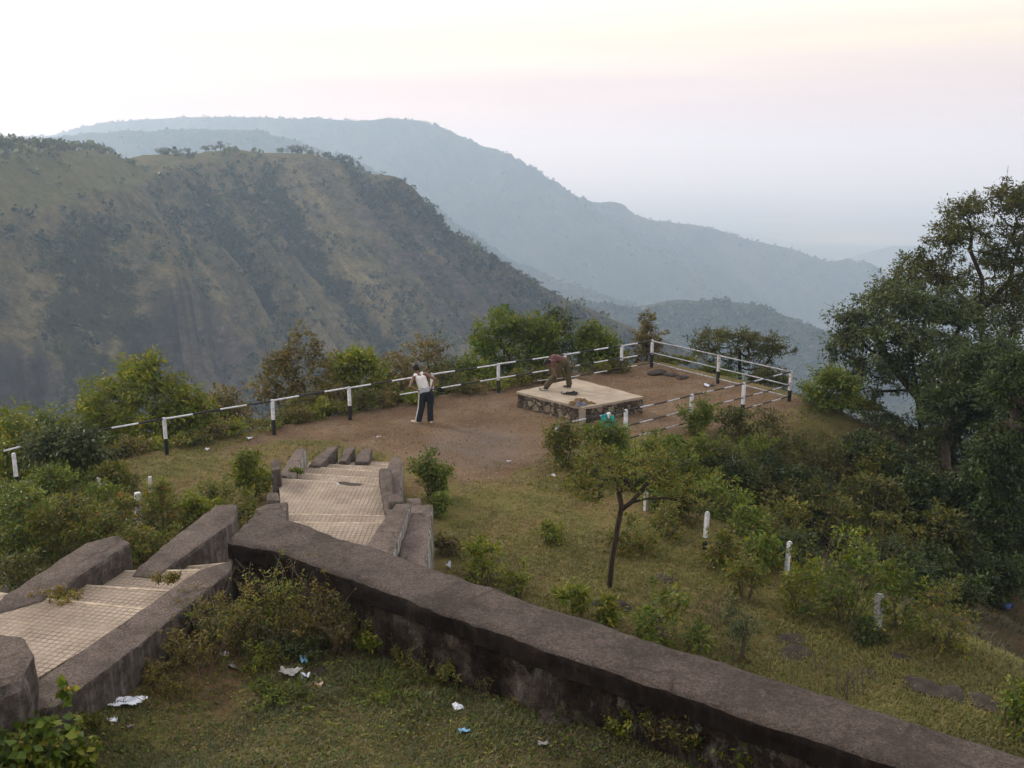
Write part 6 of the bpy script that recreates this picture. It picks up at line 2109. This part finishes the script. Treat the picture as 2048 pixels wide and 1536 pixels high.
# ------------------------------------------------------------------ crest trees on the near hill
def crest_tree(k, px, D, top_off, wpx, mat, label):
    i = int(np.argmin(np.abs(H1['V'][2, :, 1] / H1['V'][2, :, 1] * 0 + (H1['V'][2, :, 0] / (H1['V'][2, :, 1] * math.cos(PITCH) - (H1['V'][2, :, 2] - CZ) * math.sin(PITCH)) * FPX + 1024) - px)))
    p_ = H1['V'][2, i]
    h = top_off / FPX * p_[1]
    w = wpx / FPX * p_[1]
    rng = np.random.default_rng(700 + k)
    o = thing('hilltop_tree', label, 'tree', tuple(p_ - np.array((0, 0, .4))), group='trees along the crest of the near hill')
    n = 16
    C = np.stack([rng.normal(size=n) * w * .26, rng.normal(size=n) * w * .22, h * rng.uniform(.45, .95, n)], -1)
    V, F = clump_cloud(C, np.full(n, w * .16), 26, .26, rng)
    fast_mesh('crown', V, F, M[mat], o)
    V, F = tube_arrays([(np.array([(0, 0, -.5), (rng.normal() * .1 * w, 0, h * .4), (0, 0, h * .75)]), np.array((.05, .04, .02)) * h)] + [(np.array([(0, 0, h * .3), c_ * np.array((.6, .6, .8)), c_]), np.array((.025, .015, .008)) * h) for c_ in C[:6]], 5)
    fast_mesh('trunk', V, F, M['bark'], o)


CT = [(412, 14, 22), (442, 20, 18), (430, 12, 20), (325, 14, 26), (350, 12, 24), (375, 12, 20), (560, 10, 22), (585, 16, 22), (603, 18, 24), (622, 12, 22), (658, 14, 26), (682, 18, 30), (700, 26, 30), (716, 22, 24), (805, 14, 20), (838, 12, 18), (862, 26, 26), (878, 18, 20), (930, 12, 20), (955, 10, 16), (985, 12, 22), (1010, 10, 18), (1040, 9, 16), (1075, 10, 18), (1110, 9, 18),
      (60, 13, 60), (100, 16, 60), (140, 15, 56), (175, 12, 46), (205, 11, 40), (20, 12, 50)]
for k, (px, h, w) in enumerate(CT):
    crest_tree(k, px, 0, h, w, 'scrub_top' if px < 640 else 'scrub', 'dark tree standing out on the crest of the near hill' if px >= 640 else 'pale green tree on the flat top of the near hill')

# ------------------------------------------------------------------ grass and fallen leaves
def grass_field(name, label, n, sampler, h, mat, seed, blades=5, wid=.006, spread=.035):
    rng = np.random.default_rng(seed)
    XY, dens = sampler(rng, n)
    surf = sampler.surf
    z = surf(XY[:, 0], XY[:, 1])
    B = np.repeat(np.stack([XY[:, 0], XY[:, 1], z], -1), blades, 0)
    m_ = len(B)
    B[:, :2] += rng.normal(size=(m_, 2)) * spread
    a = rng.uniform(0, 2 * math.pi, m_)
    tilt = rng.uniform(.15, 1.1, m_)
    hh = h * rng.uniform(.4, 1.25, m_) * np.repeat(dens, blades)
    ax = np.stack([np.cos(a) * np.sin(tilt), np.sin(a) * np.sin(tilt), np.cos(tilt)], -1)
    s = np.stack([-np.sin(a), np.cos(a), 0 * a], -1)
    mid = B + ax * hh[:, None] * .55
    tip = B + ax * hh[:, None] * .95 + np.stack([np.cos(a), np.sin(a), -.4 + 0 * a], -1) * hh[:, None] * .25
    w_ = (wid * rng.uniform(.6, 1.4, m_))[:, None]
    V = np.stack([B - s * w_, B + s * w_, mid + s * w_ * .8, mid - s * w_ * .8, tip], 1).reshape(-1, 3)
    i = np.arange(m_)[:, None] * 5
    o = fast_mesh(name, V, [i + [0, 1, 2, 3], i + [3, 2, 4]], M[mat], kind='stuff')
    o['label'] = label
    return o


def samp_plateau(rng, n):
    # denser close to the viewer: sample uniformly over the picture, then on the ground
    px = rng.uniform(-60, 2110, n * 3)
    py = 850 + 690 * rng.random(n * 3) ** .9
    b_ = -(py - 768) / FPX
    a_ = (px - 1024) / FPX
    dy = math.cos(PITCH) + b_ * math.sin(PITCH)
    dz = -math.sin(PITCH) + b_ * math.cos(PITCH)
    t_ = -CZ / dz
    X, Y = a_ * t_, dy * t_
    sd = poly_sd(X, Y, PLATEAU)
    dr = poly_sd(X, Y, DIRT)
    st_in = (X > -5.6) & (X < -1.2) & (Y < 24.2) & (Y > 6)
    patch = fbm(X * .6, Y * .6, 4, 5)
    k = (sd < 1.5) & (~st_in) & (Y > 10.5) & (rng.random(len(X)) < np.where(dr < 0, .10 * (dr > -2), 1)) & (rng.random(len(X)) < .62 + .6 * patch)
    X, Y, patch = X[k][:n], Y[k][:n], patch[k][:n]
    return np.stack([X, Y], -1), .8 + .5 * patch


samp_plateau.surf = gz


def samp_upper(rng, n):
    X = rng.uniform(-5, 5.4, n * 3)
    Y = rng.uniform(6.6, 12.6, n * 3)
    sd = poly_sd(X, Y, UP)
    patch = fbm(X * .9, Y * .9, 4, 6)
    k = (sd < -.05) & (rng.random(len(X)) < .6 + .7 * patch)
    X, Y, patch = X[k][:n], Y[k][:n], patch[k][:n]
    return np.stack([X, Y], -1), .85 + .6 * patch


samp_upper.surf = uz


def samp_slope(rng, n):
    X = rng.uniform(1.5, 20, n * 3)
    Y = rng.uniform(12, 36, n * 3)
    sd = poly_sd(X, Y, PLATEAU)
    patch = fbm(X * .5, Y * .5, 4, 16)
    k = (sd > .3) & (sd < 9) & (rng.random(len(X)) < .5 + .7 * patch)
    X, Y, patch = X[k][:n], Y[k][:n], patch[k][:n]
    return np.stack([X, Y], -1), .9 + .6 * patch


samp_slope.surf = gz
grass_field('grass', 'short dry olive turf on the terrace and round the stairs', 42000, samp_plateau, .085, 'grass', 21, 5, .0065, .05)
grass_field('grass', 'patchy dry and green grass on the near ground below the parapet', 30000, samp_upper, .07, 'grass_near', 22, 5, .0045, .035)
grass_field('slope_undergrowth', 'dark rough grass on the shady slope', 9000, samp_slope, .16, 'slope_grass', 23, 5, .008, .08)


def flakes(name, label, n, sampler, size, mat, seed):
    rng = np.random.default_rng(seed)
    XY, _ = sampler(rng, n)
    z = sampler.surf(XY[:, 0], XY[:, 1]) + .012
    m_ = len(XY)
    L = size * rng.uniform(.4, 1.3, m_)
    ax = unit(np.concatenate([rng.normal(size=(m_, 2)), rng.normal(size=(m_, 1)) * .3], 1))
    V, F = leaf_arrays(np.stack([XY[:, 0], XY[:, 1], z], -1), ax, unit(rng.normal(size=(m_, 3)) * .3 + [0, 0, 1]), L, L * .3)
    o = fast_mesh(name, V, F, M[mat], kind='stuff')
    o['label'] = label


def samp_dirt(rng, n):
    X = rng.uniform(-8, 9.5, n * 4)
    Y = rng.uniform(18, 37, n * 4)
    dr = poly_sd(X, Y, DIRT)
    inpl = poly_sd(X, Y, np.array(pq) + plat_c) < .05
    k = (dr < .8) & ~inpl & (rng.random(len(X)) < .55 + .9 * fbm(X * .8, Y * .8, 4, 26))
    return np.stack([X[k][:n], Y[k][:n]], -1), None


samp_dirt.surf = gz
M['pebble'] = leaf_mat('pebble', [(.16, .13, .105), (.22, .18, .15), (.10, .075, .06), (.28, .24, .2)], 0.0)
flakes('pebbles', 'small stones strewn over the red soil', 3500, samp_dirt, .045, 'pebble', 35)
flakes('leaf_litter', 'dry fallen leaves and chips scattered over the red soil', 9000, samp_dirt, .05, 'litter_leaf', 31)
flakes('ground_herbs', 'tiny green herb leaves between the grass on the near ground', 16000, samp_upper, .045, 'leaf_green', 33)
flakes('ground_herbs', 'tiny green herb leaves between the turf round the stairs', 16000, samp_plateau, .06, 'leaf_mix', 34)
flakes('leaf_litter', 'dry brown leaves lying in the grass below the parapet', 5000, samp_upper, .035, 'litter_leaf', 32)

#@@END

# ------------------------------------------------------------------ haze
def haze_box():
    lo = (-46000, -19000, -342.0)
    hi = (46000, 46000, 135.0)
    bm = bmesh.new()
    vs = [bm.verts.new((x, y, z)) for x in (lo[0], hi[0]) for y in (lo[1], hi[1]) for z in (lo[2], hi[2])]
    for f in ((0, 1, 3, 2), (4, 6, 7, 5), (0, 4, 5, 1), (2, 3, 7, 6), (0, 2, 6, 4), (1, 5, 7, 3)):
        bm.faces.new([vs[i] for i in f])
    m = bpy.data.materials.new('haze_air')
    m.use_nodes = True
    nn, ll = m.node_tree.nodes, m.node_tree.links
    nn.clear()
    out = nn.new('ShaderNodeOutputMaterial')
    pv = nn.new('ShaderNodeVolumePrincipled')
    pv.inputs['Color'].default_value = (0.56, 0.76, 1.0, 1)
    pv.inputs['Absorption Color'].default_value = (0.60, 0.36, 1.0, 1)
    pv.inputs['Density'].default_value = 0.00041
    pv.inputs['Anisotropy'].default_value = 0.35
    ll.new(pv.outputs[0], out.inputs['Volume'])
    o = bm_obj('haze', bm, m)
    o['kind'] = 'stuff'
    o['label'] = 'pale blue haze over the valley'


haze_box()
